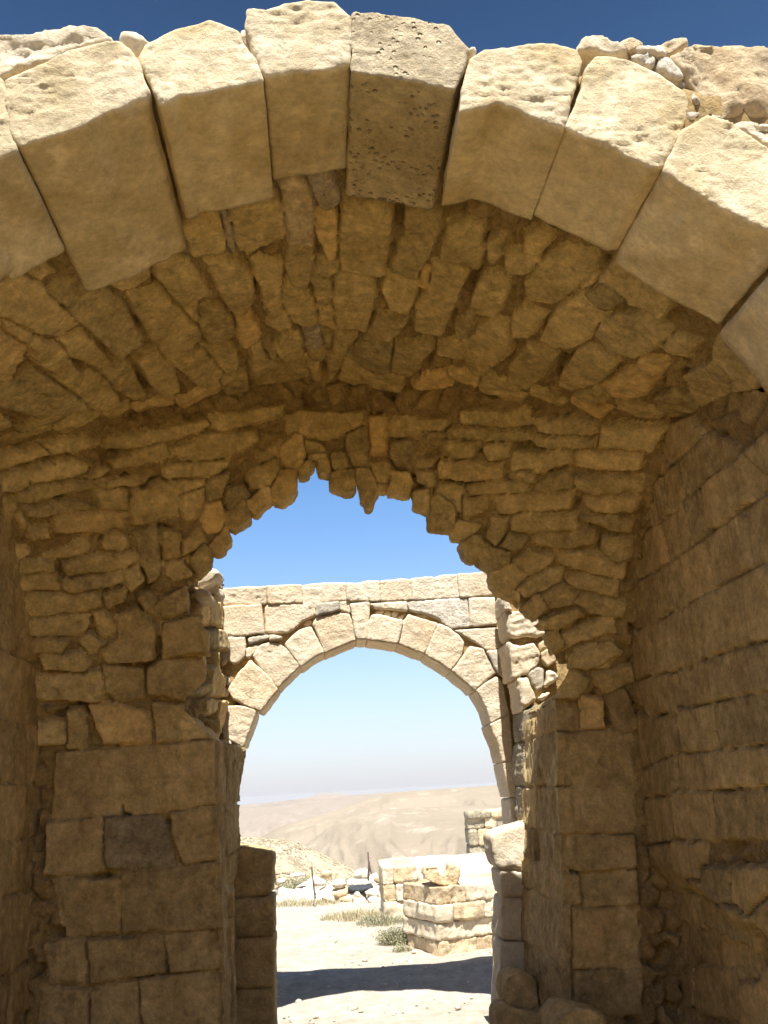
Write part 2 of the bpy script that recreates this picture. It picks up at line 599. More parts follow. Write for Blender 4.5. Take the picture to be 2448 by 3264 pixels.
def hill_mat(name, a, b, c, sc, speck=0.0, speck_sc=1.0, strata=0.0, strata_z=1.0, dark=(0.2, 0.17, 0.13)):
    m = bpy.data.materials.new(name)
    m.use_nodes = True
    nt = m.node_tree
    L = nt.links.new
    bs = nt.nodes['Principled BSDF']
    bs.inputs['Roughness'].default_value = 1.0
    bs.inputs['Specular IOR Level'].default_value = 0.0
    co = _n(nt, 'ShaderNodeTexCoord').outputs['Object']
    def noise(s, d=6, r=0.6, vec=co):
        n = _n(nt, 'ShaderNodeTexNoise')
        n.inputs['Scale'].default_value = s
        n.inputs['Detail'].default_value = d
        n.inputs['Roughness'].default_value = r
        L(vec, n.inputs['Vector'])
        return n.outputs['Fac']
    def rng(s, x, y):
        r = _n(nt, 'ShaderNodeMapRange')
        r.inputs['From Min'].default_value = x
        r.inputs['From Max'].default_value = y
        L(s, r.inputs['Value'])
        return r.outputs['Result']
    def mix(f, p, q):
        x = _n(nt, 'ShaderNodeMix', data_type='RGBA')
        L(f, x.inputs[0])
        for v, i in ((p, 6), (q, 7)):
            if isinstance(v, tuple): x.inputs[i].default_value = (*v, 1)
            else: L(v, x.inputs[i])
        return x.outputs[2]
    col = mix(rng(noise(sc), 0.38, 0.64), a, b)
    col = mix(rng(noise(sc * 3.1, 8, 0.7), 0.56, 0.7), col, c)
    if strata:
        mp = _n(nt, 'ShaderNodeMapping')
        mp.inputs['Scale'].default_value = (strata_z * 0.02, strata_z * 0.02, strata_z)
        L(co, mp.inputs['Vector'])
        s = _n(nt, 'ShaderNodeMath', operation='MULTIPLY')
        L(rng(noise(1.0, 5, 0.65, mp.outputs[0]), 0.56, 0.66), s.inputs[0])
        s.inputs[1].default_value = strata
        col = mix(s.outputs[0], col, dark)
    if speck:
        vo = _n(nt, 'ShaderNodeTexVoronoi')
        vo.inputs['Scale'].default_value = speck_sc
        L(co, vo.inputs['Vector'])
        s = _n(nt, 'ShaderNodeMath', operation='MULTIPLY')
        L(rng(vo.outputs['Distance'], 0.46, 0.34), s.inputs[0])
        L(rng(noise(speck_sc * 0.2, 3), 0.38, 0.6), s.inputs[1])
        s2 = _n(nt, 'ShaderNodeMath', operation='MULTIPLY')
        L(s.outputs[0], s2.inputs[0])
        s2.inputs[1].default_value = speck
        col = mix(s2.outputs[0], col, dark)
    L(col, bs.inputs['Base Color'])
    b_ = _n(nt, 'ShaderNodeBump')
    b_.inputs['Strength'].default_value = 0.5
    b_.inputs['Distance'].default_value = 0.4 / sc * 0.1
    L(noise(sc * 6, 6, 0.65), b_.inputs['Height'])
    L(b_.outputs[0], bs.inputs['Normal'])
    return m
# ------------------------------------------------------------------ near arch
D1 = 2.75
FLOOR = -1.70

def pl(px, Y):
    w = at(px, Y)
    return w[:, [0, 2]]

def depth_to(front_px, back_px, Y):
    """how far a point runs along +Y until it shows at back_px's height"""
    p = at([front_px], Y)[0]
    best, bd = 0.5, 1e9
    for d in np.linspace(0.2, 1.6, 281):
        q = to_px(p + np.array([0, d, 0]))[0]
        e = abs(q[1] - back_px[1])
        if e < bd:
            best, bd = d, e
    return best

arch = empty('stone_archway', (0.1, D1 + 0.25, FLOOR),
             'big dressed stone arch overhead with sunlit front faces against the blue sky', 'arch')

V17, V18 = 17, 18
vous = [
    (trace(17, "-150,520 -60,385 0,335 20,365 35,430 40,560 72,652 0,690 -85,735 -200,800"), (52, 480), (163, 800), M_VOUS, 1),
    (trace(17, "25,350 110,310 200,272 300,225 400,196 470,183 520,187 560,220 600,280 636,388 628,425 560,455 460,493 360,548 230,592 105,630 80,625 45,575 32,480"),
     (470, 300), (566, 790), M_VOUS, 2),
    (trace(17, "602,235 630,180 700,145 760,115 840,98 900,75 960,98 1030,125 1050,180 1100,245 1138,340 1060,358 920,385 830,400 770,402 742,428 692,440 662,375 625,300"),
     (509, 325), (575, 693), M_VOUS, 3),
    (trace(17, "1070,28 1150,36 1230,6 1330,-10 1450,0 1490,40 1518,68 1514,180 1508,268 1420,285 1340,296 1240,305 1150,322 1128,285 1092,190 1060,105"),
     (848, 236), (852, 566), M_VOUS, 4),
    (trace(18, "-132,46 -60,50 0,60 120,70 200,92 280,100 320,150 368,205 345,290 302,376 250,368 200,360 90,336 0,318 -80,308 -138,302 -135,180"),
     (1122, 225), (1088, 622), M_POROUS, 5),
    (trace(18, "375,240 440,203 560,196 690,172 760,185 830,202 856,255 848,305 825,380 802,455 782,546 690,512 600,470 560,455 490,438 420,465 332,474 345,370 362,290"),
     (1799, 402), (1684, 698), M_VOUS, 6),
    (trace(18, "880,290 920,235 985,240 1050,250 1120,282 1200,320 1300,390 1316,440 1298,520 1278,590 1240,660 1206,712 1150,716 1000,640 830,566 790,542 842,420"),
     (2117, 524), (1970, 792), M_VOUS, 7),
    (trace(18, "1290,565 1345,535 1400,500 1500,530 1659,640 1770,740 1800,790 1775,1000 1740,1048 1659,1000 1500,925 1350,835 1225,752 1215,720 1250,650"),
     (2448, 738), (2235, 1003), M_VOUS, 8),
]
for o_, f_, b_, mt, sd in vous:
    dep = depth_to(f_, b_, D1)
    p2 = shrink(pl(o_, D1), -0.005)
    v, f = poly_stone(p2, D1 + RNG.uniform(-.01, .01), dep, res=0.0105, bevel=0.007, rough=0.005, seed=sd * 13,
                      chisel=0.008 if mt is not M_POROUS else 0.005, lump=0.005, jit=0.0035)
    mesh_obj('voussoir', v, f, mt, tint=RNG.uniform(-.5, .6), parent=arch)

# the ring goes on outside the frame, both ways, down to its piers
CXA, CZA, RA = 0.093, 0.552, 1.937
def ring_block(a0, a1, seed, dep=0.55):
    t = np.linspace(R(a0), R(a1), 7)
    inn = np.c_[CXA + RA * np.sin(t), CZA + RA * np.cos(t)]
    out = np.c_[CXA + (RA + .36) * np.sin(t), CZA + (RA + .36) * np.cos(t)]
    v, f = poly_stone(np.vstack([inn, out[::-1]]), D1, dep, res=0.035, bevel=0.02, rough=0.008, seed=seed, chisel=0.008)
    mesh_obj('voussoir', v, f, M_VOUS, tint=RNG.uniform(-.5, .5), parent=arch)
for k, (a0, a1) in enumerate([(-46.2, -39.0), (-57.5, -46.5), (-69, -58), (-80, -69.5), (-90, -80.5), (53.6, 64.5), (64.8, 76.5), (76.9, 89.5)]):
    ring_block(a0, a1, 300 + k)
for k, (x0, x1) in enumerate([(-2.9, -1.85), (2.04, 3.1)]):
    for c in range(5):
        z0 = FLOOR + c * 0.45 - 0.05
        v, f = poly_stone(rect(x0, x1, z0 + .005, z0 + .445), D1 + RNG.uniform(0, .02), 0.6, res=0.05, bevel=0.02, rough=0.01,
                          seed=400 + c + 10 * k, chisel=0.01)
        mesh_obj('pier_block', v, f, M_VOUS, tint=RNG.uniform(-.5, .5), parent=arch)
# mortar and rubble packed behind the ring: dark joints, no light through
t = np.linspace(R(-92), R(92), 60)
inn = np.c_[CXA + (RA + .09) * np.sin(t), CZA + (RA + .09) * np.cos(t)]
xo = np.linspace(-3.4, 3.5, 60)
outl = np.vstack([inn, [[3.5, 0.5], [3.5, 1.9], [2.2, 2.3]], [[1.5, 2.5], [0, 2.72], [-1.4, 2.55]], [[-2.2, 2.3], [-3.4, 2.0], [-3.4, 0.5]]])
v, f = poly_stone(outl, D1 + 0.07, 0.5, res=0.045, bevel=0.02, rough=0.02, seed=77, lump=0.01)
mesh_obj('mortar_core', v, f, M_MORT, parent=arch)

# spandrel stones above and beside the ring
def spandrel(tile, s, name, mat, off=0.03, depth=0.4, seed=1, lump=0.03, parent=arch, chisel=0.012, bevel=0.02):
    v, f = poly_stone(pl(trace(tile, s), D1 + off), D1 + off, depth, res=0.012, bevel=bevel, rough=0.012, seed=seed, lump=lump, chisel=chisel,
                      jit=0.009)
    return mesh_obj(name, v, f, mat, tint=RNG.uniform(-.4, .4), parent=parent)
spandrel(17, "-330,200 0,122 150,120 230,106 300,100 380,103 435,112 480,140 498,170 480,185 400,190 300,222 200,260 100,290 0,318 -300,470", 'spandrel_stone', M_FAR, 0.05, 0.5, 21)
spandrel(18, "1240,222 1290,195 1340,172 1480,180 1659,190 1900,265 1980,500 1900,660 1800,580 1659,505 1540,492 1460,510 1400,440 1330,350 1285,290", 'spandrel_stone', M_OCHRE, 0.06, 0.5, 22, lump=0.05)
spandrel(18, "1530,522 1600,512 1659,512 1800,560 1830,660 1720,650 1659,622 1600,592 1560,560", 'spandrel_stone', M_FAR, 0.05, 0.3, 23)
for k, (s, mt) in enumerate([("840,165 880,152 930,150 1000,172 1035,195 1060,222 980,235 900,232 812,236 825,195", M_FAR),
                             ("1012,182 1040,163 1080,155 1130,180 1100,205 1050,205", M_OCHRE),
                             ("1080,200 1140,185 1200,190 1232,222 1200,238 1100,230", M_FAR),
                             ("1070,232 1120,228 1172,236 1172,278 1100,270", M_WHITE),
                             ("1192,242 1232,240 1262,280 1292,328 1230,312 1188,272", M_WHITE),
                             ("1312,412 1345,384 1385,440 1365,460 1335,450", M_WHITE),
                             ("1292,470 1345,462 1385,480 1350,510 1300,520", M_WHITE),
                             ("1280,540 1330,520 1340,548 1290,570", M_FAR),
                             ("1400,470 1450,500 1480,525 1430,525", M_WHITE),
                             ("1555,575 1600,580 1640,610 1590,600", M_FAR)]):
    spandrel(18, s, 'packing_stone', mt, 0.06, 0.22, 40 + k, lump=0.02, bevel=0.01, chisel=0.02)
spandrel(17, "1030,120 1062,108 1092,190 1128,290 1135,330 1108,250 1060,205 1038,180", 'packing_stone', M_FAR, 0.05, 0.2, 55)
v, f = poly_stone(pl(trace(18, "1060,225 1190,265 1290,310 1400,430 1480,505 1640,600 1720,660 1700,720 1560,610 1400,505 1310,500 1260,590 1220,690 1300,450 1200,330 1080,262"), D1 + .1),
                  D1 + 0.1, 0.2, res=0.012, bevel=0.02, rough=0.035, seed=60, lump=0.03, chisel=0.02)
mesh_obj('rubble_packing', v, f, M_PALEM, parent=arch)
v, f = poly_stone(pl(trace(18, "320,150 372,205 350,300 320,330 345,240"), D1 + .06), D1 + 0.06, 0.3, res=0.012, rough=0.01, seed=61)
mesh_obj('packing_stone', v, f, M_POROUS, parent=arch)

def loose(tile, s, Y, depth, label, seed, mat=M_FAR, cat='stone', group=None, lump=0.03, res=0.012, bev=0.05):
    p = pl(trace(tile, s), Y)
    c = p.mean(0)
    v, f = poly_stone(p, Y, depth, res=res, bevel=min(bev, 0.3 * np.ptp(p[:, 1])), rough=0.014, seed=seed, lump=lump, chisel=0.006)
    lo = p.min(0)
    o = mesh_obj('loose_stone', v - np.array([c[0], Y + depth / 2, lo[1]]), f, mat, tint=RNG.uniform(-.3, .5))
    o.location = (c[0], Y + depth / 2, lo[1])
    return tag(o, label, cat, group)
loose(17, "508,165 510,126 530,118 600,124 645,160 622,192 605,235 575,232 548,200", D1 + .16, .2,
      'small loose stone on top of the big arch, left of the tallest pale block', 70)
loose(18, "372,195 390,190 406,200 402,222 385,236 366,238 360,215", D1 + .1, .1, 'tiny pebble wedged at the top of the porous keystone', 71)
loose(18, "1188,186 1215,160 1250,144 1320,140 1332,172 1290,200 1240,226", D1 + .2, .2,
      'brownish rough stone on top of the big arch at upper right', 72, M_OCHRE)

# ------------------------------------------------------------------ vault surfaces
YB_PX = np.array([(-300, 1490), (0, 1425), (150, 1395), (300, 1362), (600, 1300), (885, 1245), (1033, 1212), (1285, 1255), (1620, 1285), (1920, 1330), (2204, 1343), (2420, 1370)], float) - [0, 16]
def YB(X):
    return 5.3 - 0.80 * np.clip(np.abs(X) / 1.94, 0, 1.3) ** 1.7
pb = []
for q in YB_PX:
    Y = 5.3
    for _ in range(30):
        P_ = at([q], Y)[0]
        Y = 0.5 * Y + 0.5 * float(YB(P_[0]))
    pb.append(at([q], Y)[0])
pb = np.array(pb)
thB = np.arctan2(pb[:, 0] - CXA, pb[:, 2] - CZA)
rB = np.hypot(pb[:, 0] - CXA, pb[:, 2] - CZA)
o_ = np.argsort(thB); thB, rB = thB[o_], rB[o_]
oo = np.argsort(pb[:, 0])
def ZB(X):
    return np.interp(X, pb[oo, 0], pb[oo, 2])
YA = D1 + 0.45
def r3(th, Y):
    rb = np.interp(th, thB, rB)
    yb = YB(CXA + rb * np.sin(th))
    t_ = np.clip((Y - YA) / (yb - YA), -0.2, 1.35)
    ra = RA + 0.085 - 0.04 * sstep(Y, 3.5, 3.7) + 0.035 * sstep(np.abs(th), 0.45, 0.75) * sstep(-Y, -3.65, -3.4)
    return ra + (rb - ra) * t_
def F3(P):
    X, Y, Z = P[:, 0] - CXA, P[:, 1], P[:, 2] - CZA
    return np.hypot(X, Z) - r3(np.arctan2(X, Z), Y)
US = 2.0
def S3P(u, v):
    th = u / US
    r = r3(th, v)
    return np.stack([CXA + r * np.sin(th), v, CZA + r * np.cos(th)], 1)
def S3N(u, v):
    th = u / US
    return np.stack([-np.sin(th), np.zeros_like(th), -np.cos(th)], 1)
def px_to_S3(px):
    P_ = ray_hit(px, F3, 2.4, 7.5, 500)
    return np.c_[US * np.arctan2(P_[:, 0] - CXA, P_[:, 2] - CZA), P_[:, 1]]

T1 = traces(1, """0,745 130,715 290,850 350,900 500,1075 400,1140 200,1095 0,1000 -200,900 -200,790
150,715 260,660 335,715 240,760
300,860 400,800 520,790 640,800 800,940 830,1040 880,1090 850,1140 710,1210 540,1060 420,960
640,760 920,650 950,740 860,800 760,825
810,870 1000,835 1060,870 1150,960 1240,1060 1270,1130 1190,1250 1075,1300 990,1190 900,1040
970,640 1020,585 1100,575 1190,620 1250,720 1330,880 1160,950 1060,820 990,740
1155,430 1220,380 1390,320 1450,580 1390,600 1220,620
1290,625 1500,600 1590,740 1615,900 1570,980 1490,990 1400,860
1265,960 1330,930 1420,945 1490,1040 1490,1110 1400,1170 1320,1160 1270,1060
1500,1010 1590,990 1650,1080 1640,1160 1560,1205 1500,1120
860,1270 980,1200 1100,1350 1130,1470 1050,1520 960,1440
1110,1310 1290,1210 1420,1380 1410,1440 1280,1460
170,1180 240,1150 400,1230 420,1290 350,1365 240,1310
400,1170 520,1110 590,1180 700,1300 650,1340 520,1290 440,1260
360,1400 440,1310 500,1360 420,1450
430,1445 560,1370 700,1450 745,1550 650,1600 590,1600
650,1350 790,1260 920,1500 850,1530 720,1450
0,1460 50,1450 220,1370 480,1530 520,1560 320,1640 230,1650 60,1590 -60,1600 -60,1480
-160,1080 0,1110 170,1215 160,1270 60,1420 0,1430 -160,1400
10,1010 180,1100 150,1160 0,1090
-260,1440 -30,1440 -80,1590 -260,1640
-300,960 -20,1010 -10,1080 -180,1070 -300,1100
1270,1180 1480,1200 1520,1300 1440,1370 1340,1240
1180,960 1250,940 1260,1040 1220,1020
1390,320 1445,312 1528,600 1465,590
1130,440 1160,460 1215,620 1130,570""")
PALE_T1 = [len(T1) - 2, len(T1) - 1]
T2 = traces(2, """-150,310 -20,260 90,190 150,170 200,330 235,500 10,615 -90,600 -110,500
0,1200 60,1180 150,1300 200,1300 210,1350 340,1270 400,1380 250,1440 60,1450 0,1390
245,540 400,530 400,640 380,740 340,820 260,800 220,680
10,650 190,650 195,930 185,1000 120,1000 60,830 10,720
160,180 300,130 370,190 400,380 390,520 240,520 200,330
370,110 520,105 540,180 570,240 520,330 460,335 400,220
420,350 540,335 545,450 540,600 490,610 440,500 415,430
600,240 680,240 720,280 870,290 905,330 850,750 800,760 570,700 570,400
990,330 1080,310 1200,370 1200,470 1120,620 1060,760 890,700 970,480
1210,620 1260,420 1370,380 1480,420 1500,560 1460,690 1260,650
550,730 780,770 795,830 740,1085 540,1040 525,880
840,790 900,740 1070,790 1010,960 900,940 840,850
1170,660 1390,710 1300,930 1210,1130 1050,1100 1060,930 1150,780
1480,730 1580,710 1650,760 1659,800 1560,1000 1400,970 1410,900
810,990 1000,1010 930,1130 870,1180 760,1160 750,1110
200,830 240,780 330,830 420,950 420,1060 350,1090 270,1030 200,920
400,770 500,780 530,860 480,930 430,920
640,1220 740,1140 900,1190 880,1350 780,1370 610,1260
940,1180 1150,1150 1170,1180 1050,1370 1010,1395 880,1360
600,1290 640,1290 790,1370 970,1400 960,1470 700,1440 560,1400
380,1230 450,1220 475,1260 440,1290 380,1270
540,1090 690,1110 600,1200 520,1220
1200,1180 1330,1150 1400,1260 1380,1280 1190,1250
1310,1040 1400,990 1440,1080 1400,1130 1320,1120
1030,1430 1130,1370 1290,1390 1290,1430 1160,1460 1040,1460
1330,1160 1530,1010 1659,1030 1659,1230 1460,1390 1400,1390
120,1020 240,990 255,1050 180,1085 90,1050
1500,520 1600,480 1610,600 1550,660 1520,620
420,640 550,620 560,700 500,760 400,740
60,1190 120,1150 160,1270 110,1280
200,1110 320,1130 330,1250 220,1290 150,1200
330,1080 430,1070 480,1180 420,1215 345,1200
345,1260 430,1295 440,1400 380,1390
450,1100 520,1090 500,1200 470,1210
490,1240 590,1230 560,1350 500,1400
420,1420 540,1400 560,1470 430,1480
520,950 545,1080 450,1060 430,960
1080,700 1130,710 1110,830 1070,820""")
T3 = traces(3, """110,590 130,480 200,445 300,500 210,600
0,590 60,580 220,620 150,730 0,730
120,770 260,610 400,560 560,610 580,700 430,840 300,930 140,880
460,790 570,740 540,800 470,820
510,860 620,790 770,880 650,970 580,940
600,760 740,580 900,620 1080,780 1060,900 1000,1000 820,900
570,1110 640,1020 750,990 900,1000 1060,1090 1000,1180 830,1270 650,1210
320,960 480,870 560,950 640,1000 470,1190 330,1190 230,1130 260,1060
20,1040 110,930 250,1000 190,1090 120,1160 30,1130
600,1440 720,1370 840,1330 950,1420 870,1510 770,1555
340,1390 480,1190 680,1240 720,1290 600,1420 430,1480 340,1440
30,1290 140,1170 330,1250 260,1370 130,1470 0,1440
1150,1380 1300,1310 1440,1390 1440,1480 1260,1580 1220,1530
960,1520 1060,1480 1250,1560 1240,1640 1060,1650 960,1590
980,1200 1080,1120 1220,1180 1150,1270 1000,1250
850,1270 1000,1290 960,1400 830,1320
1330,1160 1640,1320 1640,1450 1480,1470 1440,1370 1320,1290
1660,1330 1900,1430 1900,1600 1680,1500
430,1490 560,1450 640,1540 520,1560""")
px3 = T1 + T2 + T3
pol3 = [px_to_S3(p) for p in px3]
# small flat stones fill what is left bare towards the back of the vault
_rs = np.random.default_rng(17)
for off in (0.07, 0.19, 0.31, 0.44):
    u_ = -2.3 + _rs.uniform(0, .1)
    while u_ < 2.3:
        w_ = _rs.uniform(0.16, 0.3)
        th_ = (u_ + w_ / 2) / US
        v_ = float(YB(CXA + np.interp(th_, thB, rB) * np.sin(th_))) - off
        c_ = np.array([[u_ + w_ / 2, v_], [u_ + w_ * .2, v_], [u_ + w_ * .8, v_]])
        if v_ > YA + .15 and max(sdist(c_, p).max() for p in pol3) < -0.012:
            h_ = _rs.uniform(0.045, 0.06)
            pol3.append(np.array([[u_, v_ - h_ * .8], [u_ + w_ * .5, v_ - h_], [u_ + w_ - .008, v_ - h_ * .7], [u_ + w_ - .008, v_ + h_], [u_ + .02, v_ + h_ * .9]]))
        u_ += w_
hts3 = {}
for k in (len(T1) - 2, len(T1) - 1, len(T1) + 5, len(T1) + 31):
    hts3[k] = 0.02
g3 = masonry(S3P, S3N, -1.98 * 1.35, 1.98 * 1.35, YA - 0.1, 5.75, 0.0105, pol3, heights=hts3, hgt=0.026, bevel=0.012, gap=0.002, grow=0.010, warp=0.011,
             fill=0.11, fill_h=0.025, mortar=-0.014, deep=0.07, stone_rough=0.010, seed=500, tiltk=0.07)
vault = empty('rubble_vault', (0.1, 4.2, 2.4), 'rough brown rubble vault ceiling in shade behind the big arch stones', 'vault')
def put(g, root, name_of, mat_of, parent_kind=None):
    # a hundred rubble stones at most as parts; the smallest others are one mass
    rub = sorted((k for k in g if k not in (-1, 'rim') and name_of(k) == 'rubble_stone'), key=lambda k: -len(g[k][1]))
    small = set(rub[98:])
    if small:
        V, Fq, T, off = [], [], [], 0
        for k in small:
            V.append(g[k][0]); Fq.append(g[k][1] + off); T.append(g[k][2]); off += len(g[k][0])
        mesh_obj('small_rubble', np.vstack(V), np.vstack(Fq), M_RUB, tint=np.concatenate(T), parent=root)['kind'] = 'stuff'
    for k, (v, f, t) in g.items():
        if k == -1 or k == 'rim':
            nm = 'mortar_bed' if k == -1 else 'broken_edge'
            mesh_obj(nm, v, f, M_MORT if k == -1 else M_RUB, tint=t, parent=root)
        elif k not in small:
            mesh_obj(name_of(k), v, f, mat_of(k), tint=t, parent=root)
pale3 = set(hts3)
put(g3, vault, lambda k: 'pale_mortar_patch' if k in pale3 else 'rubble_stone',
    lambda k: M_PALEM if k in pale3 else (M_OCHRE if k == len(T1) + 4 else M_RUB))

# roof of the vault: packed rubble, open to the sky on top
def zroof(X, Y):
    return 2.76 - 0.05 * (Y - 2.9) - 0.17 * np.abs(X) ** 1.5
xs, ys = np.linspace(-3.4, 3.5, 70), np.linspace(D1 + 0.3, 5.55, 34)
GX, GY = np.meshgrid(xs, ys, indexing='ij')
gp = np.c_[GX.ravel(), GY.ravel(), zroof(GX, GY).ravel()]
gp[:, 1] += np.where(gp[:, 1] > 5.45, 0.3 * sstep(-gp[:, 0], -0.2, 0.4) * sstep(gp[:, 0], -1.0, -0.75) + 0.10 * fbm(gp, 0.35, 4, 92), 0)
gp[:, 2] += 0.05 * fbm(gp, 0.4, 4, 91)
ids = np.arange(len(gp)).reshape(70, 34)
fq = np.stack([ids[:-1, :-1], ids[1:, :-1], ids[1:, 1:], ids[:-1, 1:]], -1).reshape(-1, 4)
mesh_obj('roof', gp, fq, M_MORT, parent=vault)

# ------------------------------------------------------------------ back wall with the broken gateway
XR, XL = 1.94, -1.69
YW = 5.8
def g4(X, Z):
    yb, zb = YB(X), ZB(X)
    s = np.clip((Z - 0.25) / (zb - 0.25), 0, 1.25)
    return YW - (YW - yb) * s ** 1.8
def F4(P):
    return P[:, 1] - g4(P[:, 0], P[:, 2])
def S4P(u, v):
    return np.stack([u, g4(u, v), v], 1)
def S4N(u, v):
    e = 1e-3
    gx = (g4(u + e, v) - g4(u - e, v)) / (2 * e)
    gz = (g4(u, v + e) - g4(u, v - e)) / (2 * e)
    n = np.stack([gx, -np.ones_like(u), gz], 1)
    return n / np.linalg.norm(n, axis=1, keepdims=True)
def px_to_S4(px):
    P_ = ray_hit(px, F4, 4.0, 6.6, 260)
    return P_[:, [0, 2]]

opening_px = np.vstack([trace(10, "1094,2260 1080,1950 1070,1600 1060,1430 1040,1160 1030,842 890,700 900,640 990,560 1000,520 975,450 985,380 980,320 940,255 890,235 893,130"),
                        trace(4, "1265,1072 1300,1050 1338,1005 1342,930 1400,920 1440,895 1465,860 1445,772 1490,776 1540,755 1570,720 1572,655"),
                        trace(5, "405,652 430,663 480,640 525,604 522,566 560,572 605,590 650,530 690,425 735,430 775,395 800,362 830,408 890,433 910,425 913,488 960,500 1030,515 1062,475 1108,565 1145,627 1180,570 1210,530 1258,532 1266,556 1310,550 1415,542 1430,620 1480,640 1528,645 1535,700 1555,757 1600,780 1648,788"),
                        trace(6, "270,768 285,815 335,858 365,920 402,960 432,942 440,975 525,1050 525,1130 568,1190 640,1200 700,1275 750,1262 820,1332 850,1400 880,1440 905,1490 925,1560 960,1640"),
                        trace(11, "478,425 500,470 560,490 520,560 490,600"),
                        trace(11, "492,690 495,1000 505,1300 515,1460 530,1700 545,2260")])
opening = px_to_S4(opening_px)
opening[0, 1] = opening[-1, 1] = -2.2

B4 = traces(4, """0,300 240,240 300,280 0,380
260,230 550,190 640,230 400,280 320,290
640,235 800,170 1310,75 1340,110 1100,190 860,240 660,255
700,350 760,310 1040,220 1090,300 900,360 720,380
1100,270 1300,170 1630,150 1640,200 1440,310 1180,330
1045,370 1300,345 1460,335 1450,390 1260,440 1050,455
620,480 860,440 930,450 890,490 640,510
500,440 680,390 700,400 640,430 520,445
110,590 210,500 580,470 590,500 250,580 120,600
-200,560 0,570 100,590 120,740 0,770 -200,770
150,640 400,600 560,610 620,640 300,680 150,680
840,530 1040,460 1280,440 1300,500 1150,550 1120,680 870,750 830,640
1150,560 1300,500 1290,600 1270,680 1180,720 1160,640
1310,490 1460,400 1440,500 1400,570 1330,605
1440,500 1560,490 1600,560 1460,650 1420,580
1440,680 1560,600 1585,720 1490,790 1440,740
1290,620 1400,590 1440,700 1400,790 1300,780
1170,840 1270,740 1310,860 1210,920 1160,940
1320,870 1450,760 1480,860 1400,935 1330,910
640,850 720,790 800,810 830,880 760,905 660,890
840,790 1010,760 1030,990 1000,1080 950,1110 900,980 880,860
1020,780 1140,800 1150,960 1050,970 1020,860
1050,980 1180,960 1220,1060 1110,1105 1060,1050
1220,970 1310,880 1350,940 1350,1000 1270,1085 1230,1010
300,960 560,830 580,880 500,930
-200,900 0,900 170,900 180,930 60,970 0,970 -200,990
190,790 300,750 310,820 200,840
410,990 480,960 870,920 875,970 700,1040 420,1050
-150,1010 20,1000 330,980 340,1040 10,1060 -150,1070
390,1080 780,1050 790,1110 560,1160 440,1175 390,1130
110,1070 350,1070 370,1150 330,1165 120,1150
800,1050 870,1000 920,1090 830,1170 805,1100
130,1190 280,1180 640,1190 650,1260 330,1320 140,1320
80,1350 550,1330 540,1420 430,1450 90,1430
590,1310 650,1280 740,1380 730,1420 650,1450 600,1350
500,1480 580,1430 660,1500 580,1570
140,1480 330,1460 430,1480 380,1550 200,1560 140,1540
740,1350 870,1270 980,1390 980,1600 680,1620 640,1560 760,1460
1030,1370 1270,1350 1325,1440 1320,1570 1050,1590
1000,1240 1180,1160 1200,1300 1080,1340 970,1290
870,1220 950,1160 1010,1230 930,1290
660,1200 800,1150 800,1230 690,1270
180,400 420,330 560,360 540,420 330,450 190,460
330,700 600,660 800,680 780,760 560,790 340,770
60,640 140,660 150,760 60,740
600,540 800,520 810,640 640,630
0,420 150,390 170,480 100,520 0,520
1180,980 1210,950 1220,990 1200,1010""")
B5 = traces(5, """140,50 600,-20 605,50 200,140 150,120
380,450 390,390 560,300 580,430 520,500 400,510
375,600 510,505 535,600 440,680 375,650
530,520 580,400 690,420 665,530 610,605 535,575
590,240 680,170 730,200 730,370 670,400 610,320
700,400 760,350 790,370 745,445 700,440
740,200 850,230 900,290 830,330 740,290
830,350 890,330 915,425 840,420
910,280 1000,280 1030,370 970,430 910,380
910,430 1050,390 1065,490 1030,530 912,500
1010,170 1130,110 1150,390 1060,370 1010,280
1060,390 1150,400 1205,520 1147,645 1105,570
1160,60 1270,60 1250,290 1170,290
1160,350 1300,350 1310,430 1290,500 1180,480
1290,200 1440,200 1440,330 1400,390 1300,360
1290,440 1400,430 1440,490 1412,562 1266,568
1180,490 1280,500 1260,548 1205,545
1450,400 1570,400 1580,490 1530,510 1460,470
1425,540 1540,520 1535,660 1435,635
1460,240 1520,200 1659,230 1659,310 1480,300
1460,320 1590,320 1560,390 1450,380
1280,70 1659,70 1659,190 1290,180
620,60 700,20 1120,20 1130,100 1000,150 840,190 640,150
440,290 560,230 570,300 460,360
760,300 890,300 880,340 770,350""")
